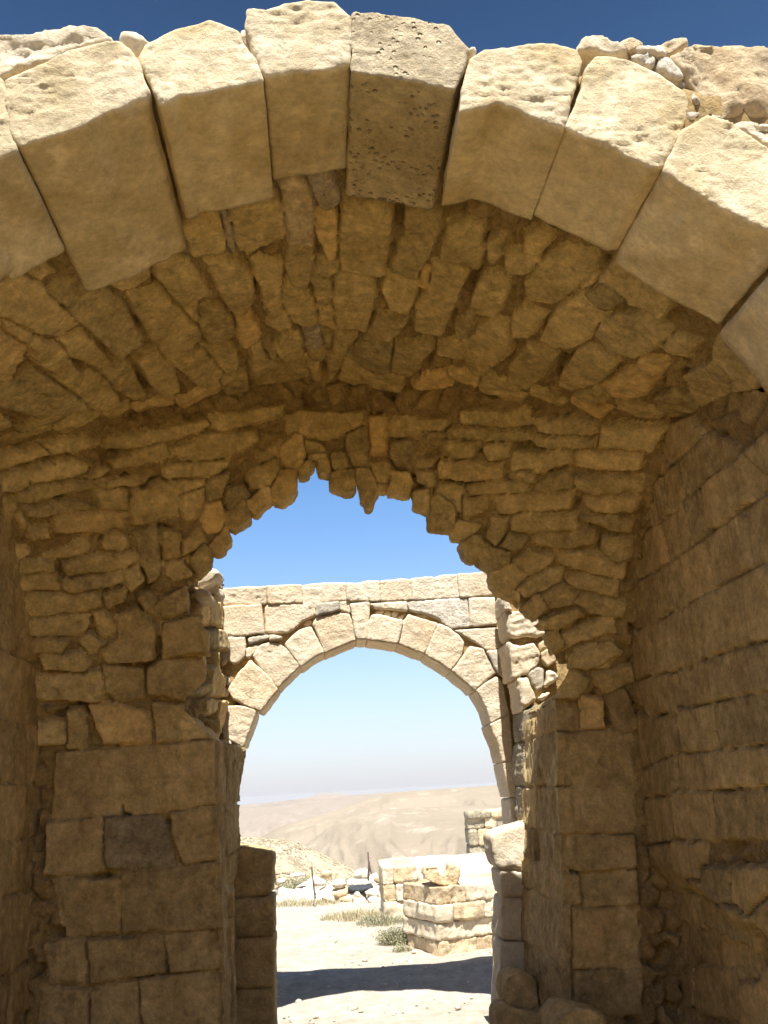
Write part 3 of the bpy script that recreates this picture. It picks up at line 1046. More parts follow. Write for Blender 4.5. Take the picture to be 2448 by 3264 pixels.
B6 = traces(6, """340,20 760,10 770,110 520,110 350,90
780,90 1230,60 1200,160 830,170
810,180 1210,170 1200,240 830,260
1240,110 1640,130 1560,280 1230,240
0,110 800,130 800,200 560,210 0,190
60,240 150,200 470,210 430,310 330,330 70,290
470,230 640,210 650,300 520,330
660,280 1040,270 1050,340 860,400 660,390
1070,280 1500,280 1490,380 1260,390 1080,350
180,360 220,330 600,370 620,440 400,470 190,440
190,490 360,480 330,650 230,640 180,560
380,490 740,450 760,530 400,550
830,470 1030,400 1060,500 880,530 820,510
1080,440 1500,450 1480,520 1220,550 1080,500
540,560 1040,540 1040,630 780,650 590,670
1130,580 1460,570 1460,650 1200,660 1140,620
660,700 720,670 1080,680 1080,770 660,785
1100,700 1340,690 1430,730 1420,780 1280,770
130,600 180,570 300,660 275,800 140,780
350,570 510,560 510,650 360,690
270,770 310,730 480,740 360,865 280,835
500,830 540,690 640,690 600,830 560,870
330,860 440,820 520,880 405,975 350,930
590,880 640,800 760,830 730,890 660,915
810,840 840,790 1190,780 1190,860 1000,890 850,880
1230,850 1300,810 1430,840 1420,940 1340,980 1240,940
430,950 520,890 660,930 640,1000 520,1055
650,980 790,910 930,960 900,1000 760,1060
950,910 1100,910 1390,1010 1370,1090 1140,1040 960,980
515,1060 660,1000 740,1060 640,1170 520,1140
690,1160 840,1060 980,1030 980,1100 830,1180 740,1200
1010,1060 1340,1100 1330,1200 1150,1160 1030,1120
840,1190 1000,1120 1080,1190 1050,1250 890,1280
735,1270 830,1180 890,1280 815,1345
1070,1240 1140,1180 1390,1250 1370,1330 1180,1310
820,1370 1060,1280 1120,1320 960,1410 860,1410
950,1440 1290,1340 1310,1420 1020,1510
1030,1590 1280,1480 1370,1560 1180,1659 1040,1659
560,1160 690,1170 720,1270 640,1210
870,1440 950,1420 1000,1520 920,1570
640,420 790,400 820,460 680,470""")
A10 = traces(10, """190,440 390,425 430,480 400,520 220,500
140,550 480,510 500,560 480,660 150,640
500,490 690,500 690,640 560,650 500,600
700,500 820,450 980,455 1015,540 900,650 720,620
430,680 560,670 720,720 720,850 500,860 470,790
740,670 890,680 1045,835 760,855
150,760 320,750 330,850 170,870
330,700 400,690 400,890 330,880
270,910 570,890 580,1200 250,1230
590,890 1030,845 1045,1150 830,1180 600,1190
235,1240 490,1210 500,1480 220,1490
510,1220 760,1210 820,1270 830,1450 510,1460
820,1190 1045,1160 1065,1420 890,1440 830,1290
270,1520 570,1520 580,1760 320,1780
590,1500 1065,1430 1075,1750 580,1770
430,1810 780,1800 790,1960 440,2010
800,1780 1075,1760 1085,1940 820,1960
210,1830 400,1810 400,2000 250,2000
430,2060 660,2020 660,2260 440,2260
680,2000 1085,1950 1095,2260 690,2260
200,2050 420,2050 430,2260 200,2260""")
A11 = traces(11, """580,410 740,370 800,410 740,490 600,500
670,540 850,480 870,560 720,620
430,640 560,500 660,560 600,640
610,640 710,650 720,780 620,790
490,690 600,700 600,800 490,800
720,640 820,600 900,770 820,830
490,810 850,800 860,1060 490,1060
495,1075 860,1070 865,1290 500,1290
505,1300 865,1300 870,1450 600,1480 510,1460
620,1490 872,1470 880,1640 630,1650
515,1480 600,1480 610,1630 520,1630
570,1660 885,1650 895,1940 570,1950
570,1960 895,1960 905,2170 570,2170
540,1650 560,1650 565,2170 545,2170""")
px4 = B4 + B5 + B6 + A10 + A11
pol4 = [px_to_S4(p) for p in px4]
nR = len(B4) + len(B5) + len(B6)
hts4 = {k: 0.006 + 0.006 * math.sin(k * 2.3) for k in range(nR + 8, nR + len(A10))}
hts4.update({k: 0.006 + 0.006 * math.sin(k * 2.3) for k in range(nR + len(A10) + 4, len(px4))})
EDGE = set()
for k, p in enumerate(pol4):
    if k < nR and (np.abs(sdist(p, opening)) < 0.03).any():
        EDGE.add(k)
hts4.update({k: -0.012 for k in EDGE})
def rim4(A):
    c = np.array([0.35, 0, -0.1])
    B = A.copy()
    yb = np.where(A[:, 2] > 0.5, np.maximum(5.65, A[:, 1] + 0.12), 6.9)
    k = yb / A[:, 1]
    up = A[:, 2] > 0.5
    kk = np.where(up, k * 1.05, 1.0)
    B[:, 0] = c[0] + (A[:, 0] - c[0]) * kk
    B[:, 2] = np.where(up, c[2] + (A[:, 2] - c[2]) * kk, A[:, 2])
    B[:, 1] = yb
    low = ~up
    B[low, 0] = np.where(A[low, 0] < 0.3, A[low, 0] - 0.03, A[low, 0] + 0.08)
    return B
g4m = masonry(S4P, S4N, -2.0, 2.35, -1.95, 2.75, 0.0105, pol4, heights=hts4, hgt=0.026, bevel=0.012, gap=0.0025, grow=0.010, warp=0.011, fill=0.13, fill_h=0.03,
              mortar=-0.018, deep=0.06, stone_rough=0.010, seed=600, keep=opening, rim=rim4, tiltk=0.09)
back = empty('gateway_wall', (0.2, YW, FLOOR), 'shaded rubble wall with a ragged broken gateway, blue sky showing through', 'wall')
for k in sorted(EDGE):
    p = shrink(pol4[k], -0.006)
    c = p.mean(0)
    y_c = float(g4(np.array([c[0]]), np.array([c[1]]))[0])
    sl = float(g4(np.array([c[0]]), np.array([c[1] + .05]))[0] - g4(np.array([c[0]]), np.array([c[1] - .05]))[0]) / 0.1
    v, f = poly_stone(p, y_c - 0.045 + RNG.uniform(-.02, .015), 0.13 + RNG.uniform(0, .05), res=0.011, bevel=0.008, rough=0.012, seed=3000 + k, lump=0.035, chisel=0.010,
                      jit=0.010, tilt=(RNG.normal(0, .12), sl + RNG.normal(0, .12)))
    mesh_obj('ragged_edge_stone', v, f, M_RUB, tint=float(RNG.normal(0, .5)), parent=back)
def nm4(k):
    if k >= nR + 8 and k < nR + len(A10) or k >= nR + len(A10) + 4: return 'ashlar_block'
    return 'rubble_stone'
def mt4(k):
    if k == nR + 11: return M_GREY
    return M_ASH if nm4(k) == 'ashlar_block' else M_RUB
put(g4m, back, nm4, mt4)

# faces of the passage through the wall, coursed like the blocks beside it
def reveal(fpx, bpx, sign, cuts, seed, mid):
    fa, fb = at(fpx, 5.79), at(bpx, 6.93)
    def P_(u, v):
        t = (u - 5.79) / 1.14
        xa = fa[0, 0] + (v - fa[0, 2]) * (fa[1, 0] - fa[0, 0]) / (fa[1, 2] - fa[0, 2])
        xb = fb[0, 0] + (v - fb[0, 2]) * (fb[1, 0] - fb[0, 0]) / (fb[1, 2] - fb[0, 2])
        cham = np.where(u < 5.88, (5.88 - u) * -0.5 * sign, 0)
        return np.stack([xa + (xb - xa) * t + cham * 0.6, u, v], 1)
    def N_(u, v): return np.stack([np.full_like(u, sign * 1.0), np.zeros_like(u) - 0.02, np.zeros_like(u)], 1)
    polys = []
    rs = np.random.default_rng(seed)
    for a, b in zip(cuts[:-1], cuts[1:]):
        m = mid + rs.uniform(-.15, .15)
        polys += [rect(5.79, m, b + .002, a - .002), rect(m + .004, 6.96, b + .002, a - .002)]
    g = masonry(P_, N_, 5.79, 6.95, cuts[-1], cuts[0], 0.0135, polys, heights={k: 0.012 + .007 * math.sin(k * 2.9) for k in range(40)}, hgt=.012, bevel=0.016,
                warp=0.010, mortar=-0.012, stone_rough=0.010, seed=seed, tiltk=0.03, gap=0.001)
    put(g, back, lambda k: 'reveal_block', lambda k: M_ASH)
def zc(tile, pts): return [float(px_to_S4(trace(tile, p))[0, 1]) for p in pts]
reveal([(684, 2420), (715, 3130)], [(768, 2420), (752, 2700)], 1, zc(10, ["1030,842", "1040,1155", "1060,1425", "1068,1600", "1075,1755", "1085,1955"]) + [-1.6, -1.9], 830, 6.25)
reveal([(1773, 2260), (1799, 2920)], [(1677, 2300), (1678, 2760)], -1, zc(11, ["492,692", "490,805", "495,1065", "500,1295", "510,1465", "520,1640", "560,1955"]) + [-1.6, -1.9], 840, 6.4)

# body of the wall behind its face: jamb cores, and the back of the vault above them
def core(name, outl, y0, dep, root, mat=M_MORT, res=0.06, seed=0, rough=0.02):
    v, f = poly_stone(outl, y0, dep, res=res, bevel=0.02, rough=rough, seed=seed)
    return mesh_obj(name, v, f, mat, parent=root)
core('wall_core', rect(-3.2, -0.74, FLOOR - .1, 0.30), YW + 0.09, 1.02, back, seed=801)
core('wall_core', rect(1.56, 3.4, FLOOR - .1, 0.34), YW + 0.09, 1.02, back, seed=802)

# ------------------------------------------------------------------ side walls
def S5P(u, v): return np.stack([np.full_like(u, XR), u, v], 1)
def S5N(u, v): return np.stack([-np.ones_like(u), np.zeros_like(u), np.zeros_like(u)], 1)
def px_to_X(px, X):
    d = rays(px)
    P_ = d * (X / d[:, 0])[:, None]
    return P_[:, [1, 2]]
W7 = traces(7, """1010,130 1160,90 1220,180 1100,310 1040,340 980,270
1100,340 1260,190 1300,400 1140,550
1260,180 1440,270 1450,310 1310,390
930,290 1000,290 1020,360 900,480 880,380
990,440 1100,350 1140,560 1030,650
920,490 980,450 1030,670 960,710
830,560 910,510 950,720 820,780
1370,400 1500,320 1659,450 1430,640 1400,520
1240,500 1360,400 1430,650 1260,750
1130,600 1230,530 1260,760 1190,830
990,740 1120,620 1180,840 1040,940
930,780 980,750 1030,950 980,980
820,830 920,770 970,1000 790,1090
960,1060 1110,970 1150,1230 990,1310
800,1130 940,1070 980,1320 820,1400
1120,960 1260,880 1320,1140 1160,1220
1270,860 1390,780 1440,1070 1320,1130
1400,770 1510,700 1550,1020 1450,1060
1520,690 1700,570 1700,950 1560,1000
1490,1080 1700,990 1700,1420 1550,1450 1510,1250
1350,1140 1480,1090 1540,1450 1440,1490 1400,1450
920,1390 1160,1260 1340,1170 1390,1530 1200,1610 960,1690
800,1440 910,1390 950,1680 810,1700
1520,300 1700,170 1700,400 1659,430""")
W11 = traces(11, """1080,520 1210,480 1240,660 1100,690
910,570 1060,530 1075,700 930,720
1220,470 1400,430 1430,620 1250,660
1420,420 1540,390 1540,600 1440,620
870,740 1050,730 1090,880 900,980
1090,700 1240,670 1270,880 1110,910
1260,660 1540,610 1540,850 1290,880
880,1000 1060,930 1080,1100 900,1120
1080,920 1240,890 1240,1080 1090,1080
1250,890 1540,870 1540,1060 1260,1080
880,1130 1050,1110 1070,1300 900,1330
1060,1090 1240,1090 1250,1300 1080,1300
1260,1090 1540,1080 1540,1290 1270,1300""")
W8 = traces(8, """870,580 920,560 960,800 900,740
920,560 1040,540 1090,790 970,810
1060,520 1240,530 1240,740 1110,780
1110,740 1200,700 1260,780 1240,840 1160,830
1260,690 1430,700 1430,890 1320,870 1270,800
990,840 1100,850 1140,1050 1040,1010
1120,860 1230,870 1250,1070 1150,1040
1240,910 1460,910 1540,1000 1500,1170 1280,1070
1100,1070 1220,1080 1220,1290 1110,1270
1240,1140 1330,1150 1350,1300 1240,1310
960,1040 1090,1060 1100,1300 970,1280
830,800 970,820 1000,980 840,960
1360,1180 1480,1180 1490,1430 1370,1350
1440,700 1700,690 1700,800 1560,940 1440,890
1560,960 1700,850 1700,1250 1570,1240
850,990 955,1000 960,1290 850,1290
850,1300 1090,1310 1090,1560 860,1540
1100,1300 1350,1310 1370,1600 1100,1570
1375,1440 1700,1260 1700,1680 1380,1640
850,1560 1090,1570 1090,1700 860,1700""")
pol5 = [px_to_X(p, XR) for p in W7 + W11 + W8]
hts5 = {k: 0.006 + 0.005 * math.sin(k * 3.1) for k in range(len(pol5))}
n0 = len(W7) + len(W11)
for k, h in zip(range(n0, len(pol5)), (.015, .025, .03, .03, .03, 0.0, 0.0, .035, -.025, -.02, -.03, -.01, -.03, .025, .015, -.02)):
    hts5[k] = h
def low_z(y):
    return np.interp(y, [2.6, 3.3, 4.0, 4.6, 5.2, 5.8], [-0.9, -0.95, -0.75, -0.62, -0.5, -0.45])
def S5Pr(u, v):
    # the foot of the wall has lost its facing: set back below a ragged line
    z = low_z(u) + 0.08 * fbm(np.c_[u, v, u * 0], 0.3, 3, 71)
    back_ = 0.09 * sstep(z - v, 0.0, 0.16)
    return np.stack([XR + back_, u, v], 1)
ABOVE = np.array([[2.6, 1.28], [3.2, 1.34], [4.3, 2.0], [5.0, 2.3], [6.1, 2.6], [6.1, 3.2], [2.6, 3.2]])
g5 = masonry(S5Pr, S5N, 2.82, 5.95, -1.85, 2.6, 0.0135, pol5, heights=hts5, hgt=0.03, bevel=0.007, warp=0.007, fill=0.2, fill_h=0.015,
             mortar=-0.024, stone_rough=0.005, seed=700, tiltk=0.03, gap=0.0035, grow=0.03, keep=ABOVE)
side_r = empty('side_wall', (XR, 4.4, FLOOR), 'long coursed stone side wall in deep shade on the right of the gateway', 'wall')
put(g5, side_r, lambda k: 'ashlar_block' if k < n0 else 'facing_stone', lambda k: M_ASH)
core('wall_core', rect(XR + 0.3, 3.5, FLOOR - .1, 2.0), 3.3, 3.5, side_r, seed=803)

def S6P(u, v): return np.stack([np.full_like(u, XL), u, v], 1)
def S6N(u, v): return np.stack([np.ones_like(u), np.zeros_like(u), np.zeros_like(u)], 1)
pol6 = []
rs = np.random.default_rng(5)
z = FLOOR - 0.1
while z < 2.4:
    h = rs.uniform(0.26, 0.4)
    y = 2.5 + rs.uniform(-.3, 0)
    while y < 6:
        w_ = rs.uniform(0.35, 0.7)
        pol6.append(rect(y + .006, y + w_ - .006, z + .006, z + h - .006))
        y += w_
    z += h
g6 = masonry(S6P, S6N, 2.82, 5.95, -1.85, 2.6, 0.02, pol6, hgt=0.01, bevel=0.010, warp=0.012, mortar=-0.012, stone_rough=0.006, seed=720, tiltk=0.02,
             gap=0.004, keep=ABOVE + [0, 0.2])
side_l = empty('side_wall', (XL, 4.4, FLOOR), 'narrow strip of shaded stone side wall at the far left of the gateway', 'wall')
put(g6, side_l, lambda k: 'ashlar_block', lambda k: M_ASH)
core('wall_core', rect(-3.4, XL - 0.06, FLOOR - .1, 2.0), 3.3, 3.5, side_l, seed=804)
# ------------------------------------------------------------------ jambs of the inner doorway, behind the broken wall
def stack(name, label, px_outer, Y, dep, courses, res=0.02, mat=M_ASH, cat='door jamb', lump=0.008, rough=0.007, seed=0):
    pts = [pl(c, Y) for c in courses]
    allp = np.vstack(pts)
    root = empty(name, (allp[:, 0].mean(), Y + dep / 2, allp[:, 1].min()), label, cat)
    for k, p in enumerate(pts):
        v, f = poly_stone(p, Y + RNG.uniform(-.012, .012), dep, res=res, bevel=0.02, rough=rough, seed=seed + k, lump=lump, chisel=0.004)
        mesh_obj('jamb_block', v, f, mat, tint=RNG.uniform(-.6, .5), parent=root)
    return root
stack('door_jamb', 'shaded stacked-block door jamb on the left of the passage, its flat top catching sun', None, 6.92, 0.42, [
    trace(15, "-60,722 50,722 240,755 430,800 436,830 424,1000 415,1240 240,1260 -60,1285"),
    trace(9, "1440,858 1640,852 1740,850 1742,1100 1620,1108 1440,1112"),
    trace(9, "1440,1114 1742,1104 1744,1430 1440,1440"),
    trace(9, "1440,1444 1744,1434 1750,2000 1440,2000")], seed=900)
stack('door_jamb', 'stacked-block door jamb on the right of the passage, sunlit above and shaded below', None, 6.92, 0.36, [
    trace(16, "1215,378 1320,320 1430,275 1545,240 1760,170 1760,735 1440,735 1310,745 1262,690 1230,560"),
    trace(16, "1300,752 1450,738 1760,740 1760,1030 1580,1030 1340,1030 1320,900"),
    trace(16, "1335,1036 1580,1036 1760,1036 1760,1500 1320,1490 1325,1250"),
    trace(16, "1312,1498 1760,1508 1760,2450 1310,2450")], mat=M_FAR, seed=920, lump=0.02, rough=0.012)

# ------------------------------------------------------------------ broken piers either side, behind the wall
def pier(name, label, tile, Y, dep, rows, mats, core_px, core_dep, seed, cat='pier'):
    pts = [pl(trace(tile, s), Y) for s in rows]
    allp = np.vstack(pts)
    root = empty(name, (allp[:, 0].mean(), Y + dep / 2, FLOOR), label, cat)
    for k, p in enumerate(pts):
        v, f = poly_stone(p, Y + RNG.uniform(-.03, .02), dep, res=0.013, bevel=0.012, rough=0.012, seed=seed + k, lump=0.022, chisel=0.008, jit=0.008)
        mesh_obj('pier_stone', v, f, mats[k % len(mats)], tint=RNG.uniform(-.5, .5), parent=root)
    c = pl(trace(tile, core_px), Y + 0.06)
    v, f = poly_stone(c, Y + 0.06, core_dep, res=0.03, bevel=0.03, rough=0.03, seed=seed + 60, lump=0.02)
    mesh_obj('rubble_core', v, f, M_MORT, parent=root)
    return root
# left: the broken side of the passage, rubble seen edge-on, one bright rock on its top
lp = empty('broken_pier', (-1.2, 6.5, FLOOR), 'broken rubble pier on the left in shade, one sunlit rock on its top', 'pier')
LA = np.array([-0.90, 5.85])
LB = at([(704, 2100)], 7.47)[0][:2]
LD = (LB - LA) / np.linalg.norm(LB - LA)
LN = np.array([LD[1], -LD[0]])
def L7P(u, v): return np.stack([LA[0] + LD[0] * u, LA[1] + LD[1] * u, v], 1)
def L7N(u, v): return np.stack([np.full_like(u, LN[0]), np.full_like(u, LN[1]), np.zeros_like(u)], 1)
def px_to_L(px):
    d = rays(px)
    k = (LA @ LN) / (d[:, 0] * LN[0] + d[:, 1] * LN[1])
    P_ = d * k[:, None]
    return np.c_[(P_[:, :2] - LA) @ LD, P_[:, 2]]
rows7 = ["100,310 190,280 262,270 286,340 262,352 190,365 128,392", "135,390 210,370 282,352 292,500 292,620 222,592 172,562 140,470",
    "58,430 112,400 145,450 166,505 150,592 92,562", "150,640 262,622 292,640 292,825 215,812 160,770", "186,812 235,825 277,835 282,1030 235,1000 195,935",
    "148,960 205,930 292,1040 297,1240 215,1235 160,1200", "85,1245 145,1225 202,1242 212,1350 152,1382 92,1332", "18,1190 90,1130 142,1100 152,1182 100,1212",
    "212,1250 300,1240 306,1400 306,1590 232,1570", "198,1400 262,1452 262,1562 210,1545", "-20,900 90,850 130,900 120,1000 30,1060", "20,620 140,610 140,800 30,840"]
pol7 = [px_to_L(trace(12, q)) for q in rows7]
g7 = masonry(L7P, L7N, -0.02, float(np.linalg.norm(LB - LA)) + .01, 0.05, 1.72, 0.013, pol7, hgt=0.045, bevel=0.02, warp=0.014, fill=0.12, fill_h=0.05, mortar=-0.03, seed=740, tiltk=0.12)
put(g7, lp, lambda k: 'pier_stone', lambda k: M_RUB)
v, f = poly_stone(np.array([[-1.75, 0], [-0.98, 0], [-0.93, 1.0], [-0.90, 1.70], [-1.1, 1.78], [-1.75, 1.72]]), 5.95, 1.5, res=0.03, bevel=0.03, rough=0.03, seed=760, lump=0.02)
mesh_obj('rubble_core', v, f, M_MORT, parent=lp)
for k, (q, Y) in enumerate([("92,180 140,130 190,90 240,95 268,118 270,135 235,180 205,205 150,240 108,262 80,250", 6.36), ("185,245 215,225 255,200 266,250 262,300 230,300 178,285", 6.5), ("60,270 110,262 180,285 200,330 100,345 40,320", 6.2)]):
    v, f = poly_stone(pl(trace(12, q), Y), Y, 0.3, res=0.013, bevel=0.01, rough=0.012, seed=770 + k, lump=0.03, chisel=0.01)
    mesh_obj('pier_stone', v, f, M_FAR, parent=lp)
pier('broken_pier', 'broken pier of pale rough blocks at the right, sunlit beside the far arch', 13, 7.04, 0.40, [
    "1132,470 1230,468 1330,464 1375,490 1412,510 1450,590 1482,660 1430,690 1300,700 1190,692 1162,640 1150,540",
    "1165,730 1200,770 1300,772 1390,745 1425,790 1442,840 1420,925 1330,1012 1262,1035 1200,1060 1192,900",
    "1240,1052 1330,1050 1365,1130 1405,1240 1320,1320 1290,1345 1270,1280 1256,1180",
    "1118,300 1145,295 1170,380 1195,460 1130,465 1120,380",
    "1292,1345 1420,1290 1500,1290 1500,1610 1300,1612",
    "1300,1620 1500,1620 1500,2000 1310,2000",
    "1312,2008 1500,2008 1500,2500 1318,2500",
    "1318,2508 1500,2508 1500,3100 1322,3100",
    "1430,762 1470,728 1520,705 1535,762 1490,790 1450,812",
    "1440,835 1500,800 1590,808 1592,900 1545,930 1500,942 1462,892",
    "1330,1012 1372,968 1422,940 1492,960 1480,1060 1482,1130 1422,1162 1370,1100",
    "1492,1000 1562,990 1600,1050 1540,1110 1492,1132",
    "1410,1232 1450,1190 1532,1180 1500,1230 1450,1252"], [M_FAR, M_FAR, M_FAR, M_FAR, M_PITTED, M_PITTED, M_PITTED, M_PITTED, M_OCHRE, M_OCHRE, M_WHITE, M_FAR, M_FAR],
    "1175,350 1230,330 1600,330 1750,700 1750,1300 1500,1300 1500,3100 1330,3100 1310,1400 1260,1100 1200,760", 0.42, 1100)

# ------------------------------------------------------------------ far arch
D3 = 7.5
far = empty('outer_gate_arch', (0.42, D3 + 0.22, FLOOR), 'thin sunlit stone arch with a flat coping course, framing the desert hills', 'arch')
def far_stones(name, tile, rows, off=0.0, dep=0.44, mats=(M_FAR,), seed=0, chisel=0.006, lump=0.005):
    for k, s in enumerate(rows):
        p = shrink(pl(trace(tile, s), D3 + off), -0.003)
        v, f = poly_stone(p, D3 + off + RNG.uniform(-.012, .012), dep, res=0.0125, bevel=0.005, rough=0.005, seed=seed + k,
                          lump=lump, chisel=chisel * RNG.uniform(0.3, 1.3), jit=0.004)
        mesh_obj(name, v, f, mats[k % len(mats)], tint=RNG.uniform(-.8, .8), parent=far)
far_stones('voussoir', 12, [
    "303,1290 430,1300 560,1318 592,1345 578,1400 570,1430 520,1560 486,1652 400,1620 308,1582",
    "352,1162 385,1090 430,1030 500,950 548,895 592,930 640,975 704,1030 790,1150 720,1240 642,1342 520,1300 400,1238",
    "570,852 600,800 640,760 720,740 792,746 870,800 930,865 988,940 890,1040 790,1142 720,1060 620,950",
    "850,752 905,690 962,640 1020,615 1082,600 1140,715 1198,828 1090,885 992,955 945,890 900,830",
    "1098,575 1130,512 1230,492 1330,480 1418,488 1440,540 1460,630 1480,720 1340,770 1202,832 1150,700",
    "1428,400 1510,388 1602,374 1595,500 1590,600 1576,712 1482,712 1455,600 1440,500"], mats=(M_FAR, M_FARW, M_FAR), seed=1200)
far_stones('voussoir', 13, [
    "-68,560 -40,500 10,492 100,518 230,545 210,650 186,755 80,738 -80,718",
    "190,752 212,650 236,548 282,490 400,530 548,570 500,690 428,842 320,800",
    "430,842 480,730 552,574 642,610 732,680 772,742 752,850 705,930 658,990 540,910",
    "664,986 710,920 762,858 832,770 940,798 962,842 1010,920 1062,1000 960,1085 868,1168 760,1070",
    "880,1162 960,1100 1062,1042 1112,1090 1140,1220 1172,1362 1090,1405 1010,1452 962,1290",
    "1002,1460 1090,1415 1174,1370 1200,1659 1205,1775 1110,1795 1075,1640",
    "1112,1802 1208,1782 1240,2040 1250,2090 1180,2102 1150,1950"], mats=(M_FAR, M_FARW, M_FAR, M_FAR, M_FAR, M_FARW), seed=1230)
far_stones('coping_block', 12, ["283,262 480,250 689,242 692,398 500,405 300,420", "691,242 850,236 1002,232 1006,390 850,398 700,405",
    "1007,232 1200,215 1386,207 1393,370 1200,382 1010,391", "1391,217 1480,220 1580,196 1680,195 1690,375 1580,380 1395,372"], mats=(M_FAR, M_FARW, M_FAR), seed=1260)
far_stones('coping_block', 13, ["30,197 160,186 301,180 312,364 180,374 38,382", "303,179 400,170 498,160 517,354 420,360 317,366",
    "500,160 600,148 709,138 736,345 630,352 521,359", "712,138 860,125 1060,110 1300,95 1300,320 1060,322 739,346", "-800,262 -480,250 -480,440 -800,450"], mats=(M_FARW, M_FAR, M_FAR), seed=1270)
far_stones('spandrel_block', 12, ["-200,445 289,424 296,692 -200,715", "291,425 470,412 641,404 658,540 671,665 480,680 299,691",
    "676,440 702,405 900,402 1111,404 1126,500 1060,525 1000,560 940,615 880,652 780,655 680,656",
    "1130,400 1230,388 1331,378 1336,455 1230,485 1130,511", "1336,377 1421,371 1428,482 1380,468 1340,460",
    "294,700 400,695 501,688 506,780 500,862 440,922 395,930 345,890 340,922 296,942", "524,696 610,680 706,671 712,712 620,732 534,752",
    "712,671 770,675 832,692 802,716 715,728", "505,792 555,770 602,754 622,782 580,830 540,872 505,872",
    "302,1045 352,1040 372,1080 350,1115 305,1110", "300,1140 345,1150 350,1210 305,1220"], mats=(M_WHITE, M_FAR, M_FAR), seed=1300)
far_stones('spandrel_block', 13, ["-55,400 120,388 271,377 273,462 120,446 -10,440", "275,377 540,362 806,349 813,480 821,601 740,608 652,617 600,575 560,540 500,512 440,490 290,456",
    "812,349 930,344 1042,341 1052,460 1062,581 940,592 824,602", "690,634 860,618 1042,604 1086,620 1098,700 1112,790 1040,797 970,802 830,715",
    "970,816 1050,806 1122,799 1130,930 1142,1062 1100,1030 1060,1002 1010,905", "1060,340 1400,330 1400,800 1120,800 1090,610"], mats=(M_FAR, M_WHITE, M_FAR), seed=1330)
far_stones('packing_stone', 12, ["985,590 1020,560 1070,535 1095,560 1070,590 1020,600", "1160,505 1230,485 1215,505 1175,515", "660,440 685,412 690,450 665,490",
    "380,1045 410,1030 410,1060 385,1075", "600,745 660,728 655,750 620,765"], off=0.05, dep=0.2, seed=1350)
far_stones('packing_stone', 13, ["-10,470 40,452 70,470 40,495 -5,490", "62,490 90,460 130,470 125,510 90,520", "130,480 165,458 195,480 175,515 140,512",
    "185,515 235,500 260,480 225,540 190,540", "340,500 420,490 480,520 430,530 350,515", "780,775 815,750 800,790 770,830", "1090,1070 1130,1065 1145,1100 1110,1095"], off=0.04, dep=0.2, seed=1360)
# packed core behind the facing, and the piers carrying the arch
def far_core():
    inner = np.vstack([trace(12, "400,1720 400,1500 420,1250 640,940 880,740 1100,600 1450,520"), trace(13, "-30,600 200,620 500,700 760,900 960,1150 1090,1400 1170,1640 1215,1900 1245,2110")])
    # drawn as arch band: outer outline then back along the inner one
    band = np.vstack([pl(inner, D3 + .05), pl(np.vstack([trace(13, "1440,2110 1420,1700 1420,160 700,180 20,230"), trace(12, "1200,240 600,280 -300,300 -300,1720")]), D3 + .05)])
    v, f = poly_stone(band, D3 + .05, 0.34, res=0.03, bevel=0.02, rough=0.02, seed=1400, lump=0.01)
    mesh_obj('rubble_core', v, f, M_MORT, parent=far)
far_core()
def far_pier(x0, x1, zt, n, seed):
    h = (zt - FLOOR + 0.1) / n
    for k in range(n):
        z0 = FLOOR - .1 + k * h
        v, f = poly_stone(rect(x0, x1, z0 + .003, z0 + h - .003), D3 + RNG.uniform(-.01, .01), 0.44, res=0.03, bevel=0.02, rough=0.012, seed=seed + k, lump=0.01, chisel=0.005)
        mesh_obj('pier_block', v, f, M_FAR, tint=RNG.uniform(-.5, .5), parent=far)
zl = pl(trace(12, "308,1590"), D3)[0, 1]
far_pier(-1.6, pl(trace(12, "486,1652"), D3)[0, 0] - 0.09, zl, 5, 1420)
q = pl(trace(13, "1180,2105"), D3)[0]
far_pier(q[0], 2.4, q[1] - 0.005, 4, 1430)

# ------------------------------------------------------------------ boulders at the foot of the right jamb
for tile, s, Y, dep, lab, sd, mt in [
        (8, "0,1372 45,1350 90,1342 140,1365 182,1402 200,1480 205,1565 100,1575 0,1570 -20,1470", 6.45, 0.3, 'angular boulder leaning on the shaded right door jamb', 1500, M_ASH),
        (8, "-30,1570 120,1575 250,1602 300,1640 335,1700 330,1800 -40,1800", 6.35, 0.35, 'broad low boulder at the foot of the right door jamb', 1501, M_ASH),
        (8, "325,1662 380,1592 440,1575 505,1570 570,1585 622,1612 640,1700 640,1800 300,1800", 5.3, 0.35, 'rounded grey boulder on the shaded floor at the bottom edge of the picture', 1502, M_ASH)]:
    loose(tile, s, Y, dep, lab, sd, mt, 'boulder', None, 0.07, 0.018, 0.015).name = 'boulder'

# ------------------------------------------------------------------ ground beyond
def zground(X, Y):
    z = np.interp(Y, [-60, 0, 7.6, 8.55, 9.1, 9.6, 12, 16, 18, 20, 24, 34, 60, 140, 400], [-1.72, -1.72, -1.70, -1.67, -1.55, -1.53, -1.54, -1.62, -1.7, -1.9, -3.4, -7, -16, -40, -90])
    return z
ys = np.concatenate([np.linspace(-60, 5, 40), np.linspace(5.2, 24, 230), np.linspace(25, 400, 60)])
xs = np.concatenate([np.linspace(-200, -6, 30), np.linspace(-5.5, 7, 150), np.linspace(7.5, 200, 30)])
gx, gy = np.meshgrid(xs, ys, indexing='ij')
gp = np.c_[gx.ravel(), gy.ravel(), zground(gx, gy).ravel()]
near_ = (np.abs(gp[:, 0]) < 10) & (gp[:, 1] < 25)
gp[:, 2] += np.where(near_, 0.03 * fbm(gp * [1, 1, 0], 0.8, 5, 1600) + 0.012 * fbm(gp * [1, 1, 0], 0.2, 3, 1601), 0.5 * fbm(gp * [1, 1, 0], 15, 4, 1602) * (gp[:, 1] > 25))
